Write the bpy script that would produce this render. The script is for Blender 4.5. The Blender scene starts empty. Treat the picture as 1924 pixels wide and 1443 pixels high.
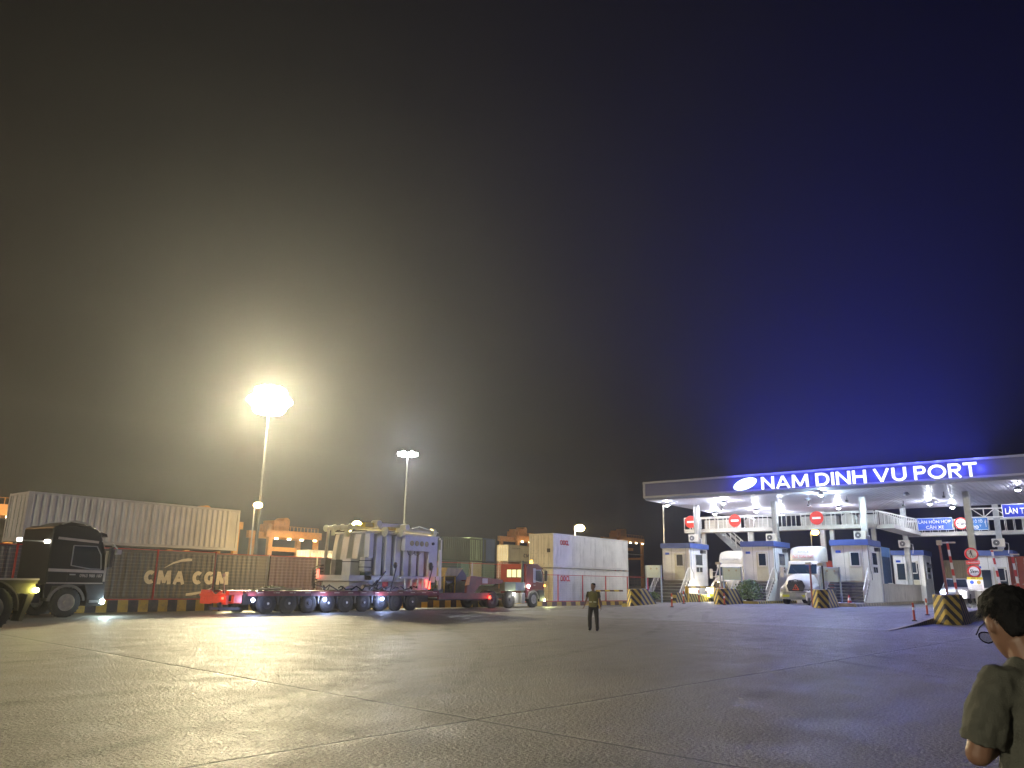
import bpy, bmesh, math, random
from mathutils import Vector, Matrix, noise
random.seed(7)
R = math.radians
scene = bpy.context.scene
col = scene.collection

# ------------------------------------------------------------------ camera
cam_d = bpy.data.cameras.new('camera'); cam = bpy.data.objects.new('camera', cam_d); col.objects.link(cam)
cam_d.sensor_width = 36.0; cam_d.lens = 36.0 * 1446 / 1924; cam_d.clip_start = 0.05; cam_d.clip_end = 3000
HEAD, PITCH, ROLL = R(38), R(14.5), R(0.86)
f0 = Vector((math.cos(HEAD), math.sin(HEAD), 0)); r0 = Vector((math.sin(HEAD), -math.cos(HEAD), 0)); zz = Vector((0, 0, 1))
fw = f0 * math.cos(PITCH) + zz * math.sin(PITCH); u0 = zz * math.cos(PITCH) - f0 * math.sin(PITCH)
rr = r0 * math.cos(ROLL) + u0 * math.sin(ROLL); uu = u0 * math.cos(ROLL) - r0 * math.sin(ROLL)
m = Matrix((rr, uu, -fw)).transposed().to_4x4(); m.translation = Vector((0, 0, 1.65)); cam.matrix_world = m
scene.camera = cam

# ------------------------------------------------------------------ world (night sky) and exposure
w = bpy.data.worlds.new('World'); scene.world = w; w.use_nodes = True
nt = w.node_tree; N = nt.nodes; Lk = nt.links; N.clear()
out = N.new('ShaderNodeOutputWorld'); bg = N.new('ShaderNodeBackground'); bg.inputs['Strength'].default_value = 1.0
tc = N.new('ShaderNodeTexCoord'); sep = N.new('ShaderNodeSeparateXYZ'); Lk.new(tc.outputs['Generated'], sep.inputs[0])
mr = N.new('ShaderNodeMapRange'); mr.inputs[1].default_value = -0.5; mr.inputs[2].default_value = 0.75
mm = N.new('ShaderNodeMath'); mm.operation = 'SUBTRACT'; Lk.new(sep.outputs[0], mm.inputs[0]); Lk.new(sep.outputs[1], mm.inputs[1])
Lk.new(mm.outputs[0], mr.inputs[0])
mx = N.new('ShaderNodeMix'); mx.data_type = 'RGBA'; Lk.new(mr.outputs[0], mx.inputs[0])
SKY_L = (0.0036, 0.0036, 0.0032, 1); SKY_R = (0.0009, 0.0011, 0.0040, 1)
mx.inputs[6].default_value = SKY_L; mx.inputs[7].default_value = SKY_R
Lk.new(mx.outputs[2], bg.inputs['Color']); Lk.new(bg.outputs[0], out.inputs[0])
scene.view_settings.view_transform = 'Standard'; scene.view_settings.look = 'None'
scene.view_settings.exposure = 0.0; scene.view_settings.gamma = 1.0
scene.cycles.volume_bounces = 0
scene.cycles.volume_step_rate = 5
HAZE_DENSITY = 0.00052

# ------------------------------------------------------------------ materials
MATS = {}
def mat(name, c, rough=0.6, metal=0.0, var=0.18, scale=3.0, bump=0.0, bscale=20.0, dirt=0.0):
    if name in MATS: return MATS[name]
    m = bpy.data.materials.new(name); m.use_nodes = True; t = m.node_tree; n = t.nodes; l = t.links
    b = n['Principled BSDF']; b.inputs['Roughness'].default_value = rough; b.inputs['Metallic'].default_value = metal
    co = n.new('ShaderNodeTexCoord'); nz = n.new('ShaderNodeTexNoise'); nz.inputs['Scale'].default_value = scale; nz.inputs['Detail'].default_value = 6
    l.new(co.outputs['Object'], nz.inputs['Vector'])
    rp = n.new('ShaderNodeValToRGB'); rp.color_ramp.elements[0].position = 0.3; rp.color_ramp.elements[1].position = 0.7
    k = 1 - var; rp.color_ramp.elements[0].color = (c[0]*k, c[1]*k, c[2]*k, 1)
    k = 1 + var * 0.6; rp.color_ramp.elements[1].color = (min(1, c[0]*k), min(1, c[1]*k), min(1, c[2]*k), 1)
    l.new(nz.outputs[0], rp.inputs[0]); src = rp.outputs[0]
    if dirt > 0:
        n2 = n.new('ShaderNodeTexNoise'); n2.inputs['Scale'].default_value = 1.3; n2.inputs['Detail'].default_value = 9; n2.inputs['Roughness'].default_value = .7
        mp = n.new('ShaderNodeMapping'); mp.inputs['Scale'].default_value = (2.2, 2.2, 0.35); l.new(co.outputs['Object'], mp.inputs[0]); l.new(mp.outputs[0], n2.inputs['Vector'])
        r2 = n.new('ShaderNodeValToRGB'); r2.color_ramp.elements[0].position = .52; r2.color_ramp.elements[1].position = .72
        r2.color_ramp.elements[0].color = (0, 0, 0, 1); r2.color_ramp.elements[1].color = (dirt, dirt, dirt, 1); l.new(n2.outputs[0], r2.inputs[0])
        mx = n.new('ShaderNodeMix'); mx.data_type = 'RGBA'; l.new(r2.outputs[0], mx.inputs[0]); l.new(src, mx.inputs[6]); mx.inputs[7].default_value = (.09, .06, .04, 1)
        src = mx.outputs[2]
    l.new(src, b.inputs['Base Color'])
    if bump > 0:
        bn = n.new('ShaderNodeTexNoise'); bn.inputs['Scale'].default_value = bscale; bn.inputs['Detail'].default_value = 4; l.new(co.outputs['Object'], bn.inputs['Vector'])
        bp = n.new('ShaderNodeBump'); bp.inputs['Strength'].default_value = bump; bp.inputs['Distance'].default_value = .02
        l.new(bn.outputs[0], bp.inputs['Height']); l.new(bp.outputs[0], b.inputs['Normal'])
    MATS[name] = m; return m
def emi(name, c, s):
    if name in MATS: return MATS[name]
    m = bpy.data.materials.new(name); m.use_nodes = True; b = m.node_tree.nodes['Principled BSDF']
    b.inputs['Base Color'].default_value = (c[0]*.5, c[1]*.5, c[2]*.5, 1); b.inputs['Emission Color'].default_value = (*c, 1); b.inputs['Emission Strength'].default_value = s
    MATS[name] = m; return m
def stripes(name, a, b_, period, kind, dirt=0.35):
    """painted stripes in object space. kind: 'block' along x, 'diag' z+x, 'chevron' z+|y|+x, 'band' along z"""
    if name in MATS: return MATS[name]
    m = bpy.data.materials.new(name); m.use_nodes = True; t = m.node_tree; n = t.nodes; l = t.links; B = n['Principled BSDF']; B.inputs['Roughness'].default_value = .6
    co = n.new('ShaderNodeTexCoord'); s = n.new('ShaderNodeSeparateXYZ'); l.new(co.outputs['Object'], s.inputs[0])
    def M(op, x, y=None):
        q = n.new('ShaderNodeMath'); q.operation = op
        for i, v in enumerate((x, y)):
            if v is None: continue
            if isinstance(v, (int, float)): q.inputs[i].default_value = v
            else: l.new(v, q.inputs[i])
        return q.outputs[0]
    if kind == 'block': v = s.outputs[0]
    elif kind == 'band': v = s.outputs[2]
    elif kind == 'diag': v = M('ADD', s.outputs[0], M('MULTIPLY', s.outputs[2], 0.8))
    elif kind == 'diagy': v = M('ADD', M('MULTIPLY', s.outputs[1], -1.0), M('MULTIPLY', s.outputs[2], 0.8))
    else: v = M('ADD', M('ADD', s.outputs[2], M('MULTIPLY', M('ABSOLUTE', s.outputs[1]), .8)), M('MULTIPLY', s.outputs[0], 0.8))
    nz = n.new('ShaderNodeTexNoise'); nz.inputs['Scale'].default_value = 7; l.new(co.outputs['Object'], nz.inputs['Vector'])
    v = M('ADD', v, M('MULTIPLY', M('SUBTRACT', nz.outputs[0], .5), .05))
    fr = M('FRACT', M('DIVIDE', M('ADD', v, 100.0 * period), period)); g = M('GREATER_THAN', fr, .5)
    mx = n.new('ShaderNodeMix'); mx.data_type = 'RGBA'; l.new(g, mx.inputs[0]); mx.inputs[6].default_value = (*a, 1); mx.inputs[7].default_value = (*b_, 1)
    n2 = n.new('ShaderNodeTexNoise'); n2.inputs['Scale'].default_value = 4; n2.inputs['Detail'].default_value = 8; n2.inputs['Roughness'].default_value = .7; l.new(co.outputs['Object'], n2.inputs['Vector'])
    r2 = n.new('ShaderNodeValToRGB'); r2.color_ramp.elements[0].position = .48; r2.color_ramp.elements[1].position = .7
    r2.color_ramp.elements[0].color = (0, 0, 0, 1); r2.color_ramp.elements[1].color = (dirt*1.6,)*3 + (1,); l.new(n2.outputs[0], r2.inputs[0])
    m2 = n.new('ShaderNodeMix'); m2.data_type = 'RGBA'; l.new(r2.outputs[0], m2.inputs[0]); l.new(mx.outputs[2], m2.inputs[6]); m2.inputs[7].default_value = (.12, .1, .08, 1)
    l.new(m2.outputs[2], B.inputs['Base Color'])
    bp = n.new('ShaderNodeBump'); bp.inputs['Strength'].default_value = .3; bp.inputs['Distance'].default_value = .02; l.new(n2.outputs[0], bp.inputs['Height']); l.new(bp.outputs[0], B.inputs['Normal'])
    MATS[name] = m; return m
def glass(name, c, rough=0.08):
    if name in MATS: return MATS[name]
    m = bpy.data.materials.new(name); m.use_nodes = True; b = m.node_tree.nodes['Principled BSDF']
    b.inputs['Base Color'].default_value = (*c, 1); b.inputs['Roughness'].default_value = rough; b.inputs['IOR'].default_value = 1.5; b.inputs['Specular IOR Level'].default_value = .8
    MATS[name] = m; return m

# ------------------------------------------------------------------ mesh helpers
class MB:
    def __init__(s, o=(0, 0, 0)): s.v = []; s.f = []; s.o = Vector(o)
    def add(s, vs, fs):
        k = len(s.v); s.v += [Vector(p) - s.o for p in vs]; s.f += [tuple(i + k for i in q) for q in fs]; return s
    def bx(s, x0, x1, y0, y1, z0, z1):
        return s.add([(x0, y0, z0), (x1, y0, z0), (x1, y1, z0), (x0, y1, z0), (x0, y0, z1), (x1, y0, z1), (x1, y1, z1), (x0, y1, z1)],
                     [(3, 2, 1, 0), (4, 5, 6, 7), (0, 1, 5, 4), (1, 2, 6, 5), (2, 3, 7, 6), (3, 0, 4, 7)])
    def box(s, cx, cy, cz, sx, sy, sz): return s.bx(cx-sx/2, cx+sx/2, cy-sy/2, cy+sy/2, cz-sz/2, cz+sz/2)
    def rings(s, rs, cap=True, closed=True):
        n = len(rs[0]); vs = [p for r in rs for p in r]; fs = []
        for i in range(len(rs)-1):
            for j in range(n if closed else n-1):
                a = i*n+j; b = i*n+(j+1) % n; fs.append((a, b, b+n, a+n))
        if cap: fs.append(tuple(range(n-1, -1, -1))); fs.append(tuple(range((len(rs)-1)*n, len(rs)*n)))
        return s.add(vs, fs)
    def tube(s, pts, r, n=8, cap=True):
        pts = [Vector(p) for p in pts]; rs = []; rad = r if isinstance(r, (list, tuple)) else [r]*len(pts); up = None
        for i, p in enumerate(pts):
            d = (pts[min(i+1, len(pts)-1)] - pts[max(i-1, 0)]).normalized()
            if up is None: up = Vector((0, 0, 1)) if abs(d.z) < .9 else Vector((1, 0, 0))
            a = d.cross(up).normalized(); b = a.cross(d).normalized(); up = b
            rs.append([p + (a*math.cos(t) + b*math.sin(t))*rad[i] for t in [2*math.pi*j/n for j in range(n)]])
        return s.rings(rs, cap)
    def cyl(s, p0, p1, r0, r1=None, n=16): return s.tube([p0, p1], [r0, r0 if r1 is None else r1], n)
    def bar(s, p0, p1, w, h=None):
        h = h or w; p0 = Vector(p0); p1 = Vector(p1); d = (p1-p0).normalized(); up = Vector((0, 0, 1)) if abs(d.z) < .95 else Vector((1, 0, 0))
        a = d.cross(up).normalized()*w/2; b = a.cross(d).normalized()*h/2
        return s.rings([[p-a-b, p+a-b, p+a+b, p-a+b] for p in (p0, p1)])
    def prism(s, poly, a, b, axis='y'):
        def P(u, v, w): return {'y': (u, w, v), 'x': (w, u, v), 'z': (u, v, w)}[axis]
        return s.rings([[P(u, v, a) for u, v in poly], [P(u, v, b) for u, v in poly]])
    def disc(s, c, r, nrm='x', n=24, th=.02):
        c = Vector(c); d = {'x': Vector((1, 0, 0)), 'y': Vector((0, 1, 0)), 'z': Vector((0, 0, 1))}[nrm]*th/2
        return s.cyl(c-d, c+d, r, r, n)
    def ring(s, c, R_, r, axis='y', n=28, k=8, a0=0, a1=2*math.pi):
        c = Vector(c); pts = []
        full = abs(a1-a0-2*math.pi) < 1e-3
        for i in range(n + (0 if full else 1)):
            t = a0+(a1-a0)*i/n; u, v = math.cos(t)*R_, math.sin(t)*R_
            pts.append(c + {'y': Vector((u, 0, v)), 'x': Vector((0, u, v)), 'z': Vector((u, v, 0))}[axis])
        if full: pts.append(pts[0].copy())
        return s.tube(pts, r, k, cap=not full)
    def ball(s, c, rx, ry=None, rz=None, n=12, m_=8):
        ry = ry or rx; rz = rz or rx; rs = []
        for i in range(1, m_): 
            t = math.pi*i/m_; rs.append([(c[0]+rx*math.sin(t)*math.cos(a), c[1]+ry*math.sin(t)*math.sin(a), c[2]-rz*math.cos(t)) for a in [2*math.pi*j/n for j in range(n)]])
        return s.rings(rs)
def part(name, mb, mt, parent=None, smooth=False, bevel=0, label=None, kind=None):
    me = bpy.data.meshes.new(name); me.from_pydata([tuple(v) for v in mb.v], [], mb.f); me.update()
    bm = bmesh.new(); bm.from_mesh(me); bmesh.ops.recalc_face_normals(bm, faces=bm.faces); bm.to_mesh(me); bm.free()
    if smooth:
        me.polygons.foreach_set('use_smooth', [True]*len(me.polygons))
        try: me.set_sharp_from_angle(angle=R(42))
        except Exception: pass
    me.materials.append(mt)
    o = bpy.data.objects.new(name, me); col.objects.link(o)
    if parent: o.parent = parent
    if bevel: b = o.modifiers.new('bevel', 'BEVEL'); b.width = bevel; b.segments = 2; b.limit_method = 'ANGLE'
    if label: o['label'] = label
    if kind: o['kind'] = kind
    return o
def tag(o, label, cat, group=None): o['label'] = label; o['category'] = cat; (group and o.__setitem__('group', group)); return o
def thing(name, label, cat, loc=(0, 0, 0), rz=0, group=None):
    o = bpy.data.objects.new(name, None); col.objects.link(o); o.location = loc; o.rotation_euler = (0, 0, rz); o.empty_display_size = .2
    return tag(o, label, cat, group)
def copy_tree(o, parent=None):
    c = o.copy(); col.objects.link(c); c.parent = parent
    for ch in list(o.children): copy_tree(ch, c)
    return c
def dup(o, loc, label, rz=None):
    c = copy_tree(o); c.location = loc; c['label'] = label
    if rz is not None: c.rotation_euler = (0, 0, rz)
    return c
def text(name, s, mt, parent, origin, right, up, width=None, height=1.0, bold=0.0, ext=.01, squash=None):
    """lettering as a mesh: origin = lower left, right/up unit vectors; fitted to width x cap height"""
    cu = bpy.data.curves.new(name, 'FONT'); cu.body = s; cu.size = 1; cu.offset = bold; cu.extrude = 0
    cu.resolution_u = 4
    ob = bpy.data.objects.new('tmp', cu); col.objects.link(ob)
    dg = bpy.context.evaluated_depsgraph_get(); me = bpy.data.meshes.new_from_object(ob.evaluated_get(dg)); bpy.data.objects.remove(ob)
    xs = [v.co.x for v in me.vertices]; ys = [v.co.y for v in me.vertices]; x0, x1 = min(xs), max(xs)
    sy = height / 0.72; sx = (width/(x1-x0)) if width else sy
    Rv = Vector(right).normalized(); Uv = Vector(up).normalized(); Nv = Rv.cross(Uv); O = Vector(origin)
    for v in me.vertices: v.co = O + Rv*((v.co.x-x0)*sx) + Uv*(v.co.y*sy) + Nv*0.0
    bm = bmesh.new(); bm.from_mesh(me)
    if ext:
        r = bmesh.ops.extrude_face_region(bm, geom=bm.faces[:]); bmesh.ops.translate(bm, vec=Nv*ext, verts=[g for g in r['geom'] if isinstance(g, bmesh.types.BMVert)])
    bmesh.ops.recalc_face_normals(bm, faces=bm.faces); bm.to_mesh(me); bm.free()
    me.name = name; me.materials.clear(); me.materials.append(mt)
    o = bpy.data.objects.new(name, me); col.objects.link(o)
    if parent: o.parent = parent
    return o
def arc(cx, cy, rx, ry, a0, a1, n=18): return [(cx+rx*math.cos(R(a0+(a1-a0)*i/n)), cy+ry*math.sin(R(a0+(a1-a0)*i/n))) for i in range(n+1)]
def glyph(ch, t):
    h = t/2; o = 1-h     # strokes in a box of width w, height 1
    G = {'N': (.92, [[(h, 0), (h, 1)], [(h*1.2, 1-h*.6), (.92-h*1.2, h*.6)], [(.92-h, 0), (.92-h, 1)]]),
         'A': (1.0, [[(h*.9, 0), (.5, 1-h*.3)], [(1-h*.9, 0), (.5, 1-h*.3)], [(.24, .30), (.76, .30)]]),
         'M': (1.16, [[(h*1.1, 0), (h*1.5, 1)], [(h*1.7, 1-h*.4), (.58, .10)], [(1.16-h*1.7, 1-h*.4), (.58, .10)], [(1.16-h*1.1, 0), (1.16-h*1.5, 1)]]),
         'D': (.90, [[(h, 0), (h, 1)], [(h, o)]+arc(.42, .5, .48-h, .5-h, 90, -90)+[(h, h)]]),
         'I': (t*1.1, [[(h*1.1, 0), (h*1.1, 1)]]), 'H': (.86, [[(h, 0), (h, 1)], [(.86-h, 0), (.86-h, 1)], [(h, .52), (.86-h, .52)]]),
         'V': (.98, [[(h, 1), (.49, h*.4)], [(.98-h, 1), (.49, h*.4)]]), 'U': (.84, [[(h, 1), (h, .40)]+arc(.42, .40, .42-h, .40-h, 180, 360)+[(.84-h, .40), (.84-h, 1)]]),
         'P': (.76, [[(h, 0), (h, 1)], [(h, o)]+arc(.48, .70, .28-h, .30-h, 90, -90)+[(h, .40+h)]]), 'O': (1.14, [arc(.57, .5, .57-h, .5-h, 0, 360, 36)]),
         'R': (.80, [[(h, 0), (h, 1)], [(h, o)]+arc(.50, .71, .29-h, .29-h, 90, -90)+[(h, .42+h)], [(.40, .42), (.80-h*.8, 0)]]), 'T': (.82, [[(0, o), (.82, o)], [(.41, 0), (.41, 1-t)]]),
         'C': (.88, [arc(.46, .5, .46-h, .5-h, 48, 312, 26)]), 'G': (.92, [arc(.46, .5, .46-h, .5-h, 48, 318, 26), [(.92-h*1.05, .10), (.92-h*1.05, .47)], [(.52, .47), (.92-h, .47)]]), ' ': (.35, [])}
    return G[ch]
def strokes(name, s, mt, parent, origin, right, up, width, height, t=.2, gap=.12, ext=.01):
    """block lettering built from ribbons, fitted to width x height"""
    tot = sum(glyph(c, t)[0] for c in s)+gap*(len(s)-1); kx = width/tot; O = Vector(origin); Rv = Vector(right); Uv = Vector(up); Nv = Rv.cross(Uv); b = MB(); x = 0; q = 0
    for c in s:
        w_, ps = glyph(c, t)
        for p in ps:
            q += 1; d = ext+.0006*(q % 4); L_, R_ = [], []
            pts = [Vector((x+u, v)) for u, v in p]; closed = (pts[0]-pts[-1]).length < 1e-4; m_ = len(pts)
            for i in range(m_):
                a = pts[i-1] if i > 0 else (pts[-2] if closed else pts[i]); e = pts[i+1] if i < m_-1 else (pts[1] if closed else pts[i])
                dr = Vector(((e-a).x, (e-a).y)).normalized(); n_ = Vector((-dr.y, dr.x))*t/2*(1 if len(p) > 2 or c not in 'NMAVR' or abs(dr.x) < .12 else .86)
                L_.append(pts[i]+n_); R_.append(pts[i]-n_)
            rs = []
            for l_, r_ in zip(L_, R_):
                rs.append([O+Rv*(l_.x*kx)+Uv*(l_.y*height), O+Rv*(r_.x*kx)+Uv*(r_.y*height), O+Rv*(r_.x*kx)+Uv*(r_.y*height)+Nv*d, O+Rv*(l_.x*kx)+Uv*(l_.y*height)+Nv*d])
            b.rings(rs, cap=not closed)
        x += w_+gap
    return part(name, b, mt, parent)
def lamp(name, loc, color, power, radius=.2, kind='POINT', parent=None, rot=None, spot=None):
    d = bpy.data.lights.new(name, kind); d.color = color; d.energy = power; d.shadow_soft_size = radius
    if kind == 'SPOT': d.spot_size = spot or R(150); d.spot_blend = .6
    o = bpy.data.objects.new(name, d); col.objects.link(o); o.location = loc
    if rot: o.rotation_euler = rot
    if parent: o.parent = parent
    return o
def smooth(t): t = max(0., min(1., t)); return t*t*(3-2*t)
def GH(x, y):
    if y < 8.05: return 0.0
    return .5*smooth((x-35)/19.)*smooth((29.5-y)/4.5)

# palette
black = mat('black_rubber', (.02, .02, .02), .85, 0, .3, 8, .3, 30)
dark = mat('dark_metal', (.04, .04, .045), .5, .3)
steel = mat('grey_steel', (.32, .32, .31), .45, .4, .15, 5)
white = mat('white_paint', (.72, .72, .7), .5, 0, .1, 2, dirt=.15)
wallw = mat('booth_wall', (.76, .77, .78), .6, 0, .06, 1.2, dirt=.16)
bluep = mat('blue_fascia', (.055, .10, .33), .5, 0, .1)
redp = mat('red_post_paint', (.45, .035, .025), .55, 0, .25, 6)
wire = mat('pale_wire', (.34, .33, .31), .5, .5)
galv = mat('galvanised_steel', (.45, .46, .46), .45, .5, .12, 3)
conc = mat('concrete', (.30, .28, .25), .85, 0, .25, 2.0, .5, 25)
winb = glass('window_glass', (.015, .03, .05), .1)
signblue = mat('sign_blue', (.02, .09, .55), .4, 0, .04)
signwhite = mat('sign_white', (.8, .8, .8), .4, 0, .03)
signred = mat('sign_red', (.65, .03, .02), .4, 0, .05)
yel = mat('yellow_paint', (.62, .42, .04), .55, 0, .2, 4, dirt=.3)
yb_block = stripes('yellow_black_blocks', (.50, .33, .05), (.025, .025, .03), 1.0, 'block')
yb_kerb = stripes('yellow_black_kerb', (.50, .34, .06), (.10, .05, .04), 1.1, 'block')
yb_diag = stripes('yellow_black_diagonal', (.50, .38, .08), (.03, .028, .03), .44, 'diag')
yb_chev = stripes('yellow_black_chevrons', (.52, .38, .06), (.03, .028, .03), .50, 'chevron')
rw_band = stripes('red_white_bands', (.7, .68, .66), (.55, .04, .03), .8, 'band', .1)
# ------------------------------------------------------------------ ground
def ground_mat(name, base, joints=True):
    m = bpy.data.materials.new(name); m.use_nodes = True; t = m.node_tree; n = t.nodes; l = t.links; B = n['Principled BSDF']
    co = n.new('ShaderNodeTexCoord'); P = co.outputs['Object']
    def nz(sc, det=6, rg=.6, mp=None):
        q = n.new('ShaderNodeTexNoise'); q.inputs['Scale'].default_value = sc; q.inputs['Detail'].default_value = det; q.inputs['Roughness'].default_value = rg
        if mp:
            mm = n.new('ShaderNodeMapping'); mm.inputs['Scale'].default_value = mp[0]; mm.inputs['Rotation'].default_value = (0, 0, mp[1]); l.new(P, mm.inputs[0]); l.new(mm.outputs[0], q.inputs['Vector'])
        else: l.new(P, q.inputs['Vector'])
        return q.outputs[0]
    def M(op, x, y=None, z=None):
        q = n.new('ShaderNodeMath'); q.operation = op
        for i, v in enumerate((x, y, z)):
            if v is None: continue
            if isinstance(v, (int, float)): q.inputs[i].default_value = v
            else: l.new(v, q.inputs[i])
        return q.outputs[0]
    def ramp(v, a, b, ca, cb):
        q = n.new('ShaderNodeMapRange'); q.interpolation_type = 'SMOOTHSTEP'; l.new(v, q.inputs[0])
        for i, k in zip((1, 2, 3, 4), (a, b, ca, cb)): q.inputs[i].default_value = k
        return q.outputs[0]
    big = nz(.10, 5); med = nz(.9, 8, .7); fine = nz(28, 4, .7); strk = nz(1.0, 7, .65, ((.25, 2.2, 1), R(-52)))
    grit = nz(75, 3, .8)
    v = M('MULTIPLY', ramp(big, .3, .7, .86, 1.10), ramp(med, .3, .75, .88, 1.08))
    v = M('MULTIPLY', v, ramp(grit, .3, .7, .60, 1.40)); v = M('MULTIPLY', v, ramp(strk, .35, .7, .93, 1.07)); v = M('MULTIPLY', v, ramp(nz(.33, 9, .72), .56, .66, 1.0, .80)); v = M('MULTIPLY', v, ramp(nz(2.2, 10, .75, ((.6, 1.7, 1), R(-30))), .56, .70, 1.0, 1.22)); v = M('MULTIPLY', v, ramp(fine, .3, .7, .50, 1.45))
    sx_ = n.new('ShaderNodeSeparateXYZ'); l.new(P, sx_.inputs[0]); tm = None
    for (cx_, cy_, r_, w_) in ((-8, 40, 34, .16), (-8, 40, 35.9, .18), (60, -30, 52, .17), (60, -30, 53.8, .15), (14, -60, 78, .16), (14, -60, 79.9, .17), (5, 70, 58, .2), (5, 70, 60, .16)):
        dx_ = M('SUBTRACT', sx_.outputs[0], cx_); dy_ = M('SUBTRACT', sx_.outputs[1], cy_); d_ = M('SQRT', M('ADD', M('MULTIPLY', dx_, dx_), M('MULTIPLY', dy_, dy_)))
        q_ = ramp(M('ABSOLUTE', M('SUBTRACT', d_, r_)), w_*.6, w_*1.3, 1.0, 0.0); tm = q_ if tm is None else M('MAXIMUM', tm, q_)
    v = M('MULTIPLY', v, M('SUBTRACT', 1.0, M('MULTIPLY', M('MULTIPLY', tm, ramp(med, .4, .62, 0, 1)), .26)))
    # rotated slab joints
    s = n.new('ShaderNodeSeparateXYZ'); mp = n.new('ShaderNodeMapping'); mp.vector_type = 'POINT'
    mp.inputs["Rotation"].default_value = (0, 0, R(4.6)); l.new(P, mp.inputs[0]); wob = n.new('ShaderNodeVectorMath'); wob.operation = 'ADD'
    nv = n.new('ShaderNodeTexNoise'); nv.inputs['Scale'].default_value = .8; l.new(P, nv.inputs['Vector'])
    sc = n.new('ShaderNodeVectorMath'); sc.operation = 'SCALE'; sc.inputs['Scale'].default_value = .09; l.new(nv.outputs['Color'], sc.inputs[0])
    l.new(mp.outputs[0], wob.inputs[0]); l.new(sc.outputs[0], wob.inputs[1]); l.new(wob.outputs[0], s.inputs[0])
    def line(coord, off, per, wd):
        fr = M('PINGPONG', M('ADD', coord, 1000*per - off), per/2)   # distance-like, zero on joint
        return ramp(fr, 0.0, wd, 1.0, 0.0)
    j = M('MAXIMUM', line(s.outputs[0], JX, 13.0, .05), line(s.outputs[1], JY, 13.0, .05))
    jw = M('MAXIMUM', line(s.outputs[0], JX, 13.0, .30), line(s.outputs[1], JY, 13.0, .30))
    if not joints: j = M('MULTIPLY', j, 0.0); jw = M('MULTIPLY', jw, 0.0)
    v = M('MULTIPLY', v, M('ADD', 1.0, M('MULTIPLY', M('MULTIPLY', jw, ramp(med, .42, .6, 0, 1)), .28)))
    v = M('MULTIPLY', v, M('SUBTRACT', 1.0, M('MULTIPLY', j, .72)))
    c = n.new('ShaderNodeVectorMath'); c.operation = 'SCALE'; c.inputs[0].default_value = base; l.new(v, c.inputs['Scale']); l.new(c.outputs[0], B.inputs['Base Color'])
    l.new(M('ADD', ramp(med, .3, .7, .38, .56), M('MULTIPLY', grit, .16)), B.inputs['Roughness'])
    h = M('ADD', M('MULTIPLY', grit, .30), M('ADD', M('MULTIPLY', fine, .7), M('MULTIPLY', j, -1.5)))
    h = M('ADD', h, M('ADD', M('MULTIPLY', nz(9, 3, .6), 1.2), M('MULTIPLY', nz(21, 3, .6), 2.2))); B.inputs['Specular IOR Level'].default_value = .30
    h = M('MULTIPLY', h, ramp(med, .35, .62, .75, 1.0))
    bp = n.new('ShaderNodeBump'); bp.inputs['Strength'].default_value = 1.0; bp.inputs['Distance'].default_value = .03
    l.new(h, bp.inputs['Height']); l.new(bp.outputs[0], B.inputs['Normal'])
    return m
JX, JY = 7.37, 7.3
gm = ground_mat('concrete_ground', (.205, .192, .165))
gm2 = ground_mat('ramp_concrete', (.25, .245, .235), False)
g_ = MB().add([(-900, -900, 0), (1200, -900, 0), (1200, 1200, 0), (-900, 1200, 0)], [(0, 1, 2, 3)])
o = part('ground', g_, gm, kind='structure')
# raised approach to the lanes, built as a solid slab with a cut edge on its right
nx_, ny_ = 40, 26; rs = []
xs = [35.3 + (110-35.3)*(i/nx_)**1.6 for i in range(nx_+1)]; ys = [8.06 + (29.2-8.06)*j/ny_ for j in range(ny_+1)]
b = MB(); vs = [(x, y, GH(x, y)+.008) for x in xs for y in ys]; fs = [(i*(ny_+1)+j, (i+1)*(ny_+1)+j, (i+1)*(ny_+1)+j+1, i*(ny_+1)+j+1) for i in range(nx_) for j in range(ny_)]
b.add(vs, fs)
o = part('road', b, gm2, kind='structure', smooth=True)
b = MB(); r0_ = [(x, 8.055, GH(x, 8.06)+.012) for x in xs]; 
vs = []; 
for x in xs: z = GH(x, 8.06); vs += [(x, 7.93, -.05), (x, 7.93, z+.014), (x, 8.12, z+.014)]
fs = []
for i in range(nx_): a = i*3; c = a+3; fs += [(a, c, c+1, a+1), (a+1, c+1, c+2, a+2)]
b.add(vs, fs); o = part('kerb', b, stripes('worn_yellow_black', (.42, .34, .12), (.07, .065, .06), .5, 'diag', .6), kind='structure')

# ------------------------------------------------------------------ yard edge: kerbs and fences
def kline(x): # y of the yard edge line
    return 39.9 - (x+5)*.036 if x < 24 else 38.86 - (x-24)*.136
def kerb_run(name, x0, x1, h, wd, mt, label):
    y0, y1 = kline(x0), kline(x1); L = math.hypot(x1-x0, y1-y0); t = thing(name, label, 'kerb', (x0, y0, 0), math.atan2(y1-y0, x1-x0))
    b = MB().prism([(-wd/2, 0), (wd/2, 0), (wd/2-.03, h), (-wd/2+.03, h)], 0, L, 'x')
    o = part('kerb_wall', b, mt, t); return t
kerb_run('painted_barrier_wall', -6, 24, .56, .30, yb_block, 'knee-high yellow and black block painted wall under the dark lettered container')
kerb_run('painted_barrier_wall', 24, 45.5, .5, .30, yb_block, 'yellow and black block wall half hidden behind the lowbed trailer wheels')
kerb_run('painted_kerb', 45.5, 66, .30, .28, yb_kerb, 'low yellow and dark kerb in front of the two white stacked containers')
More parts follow.
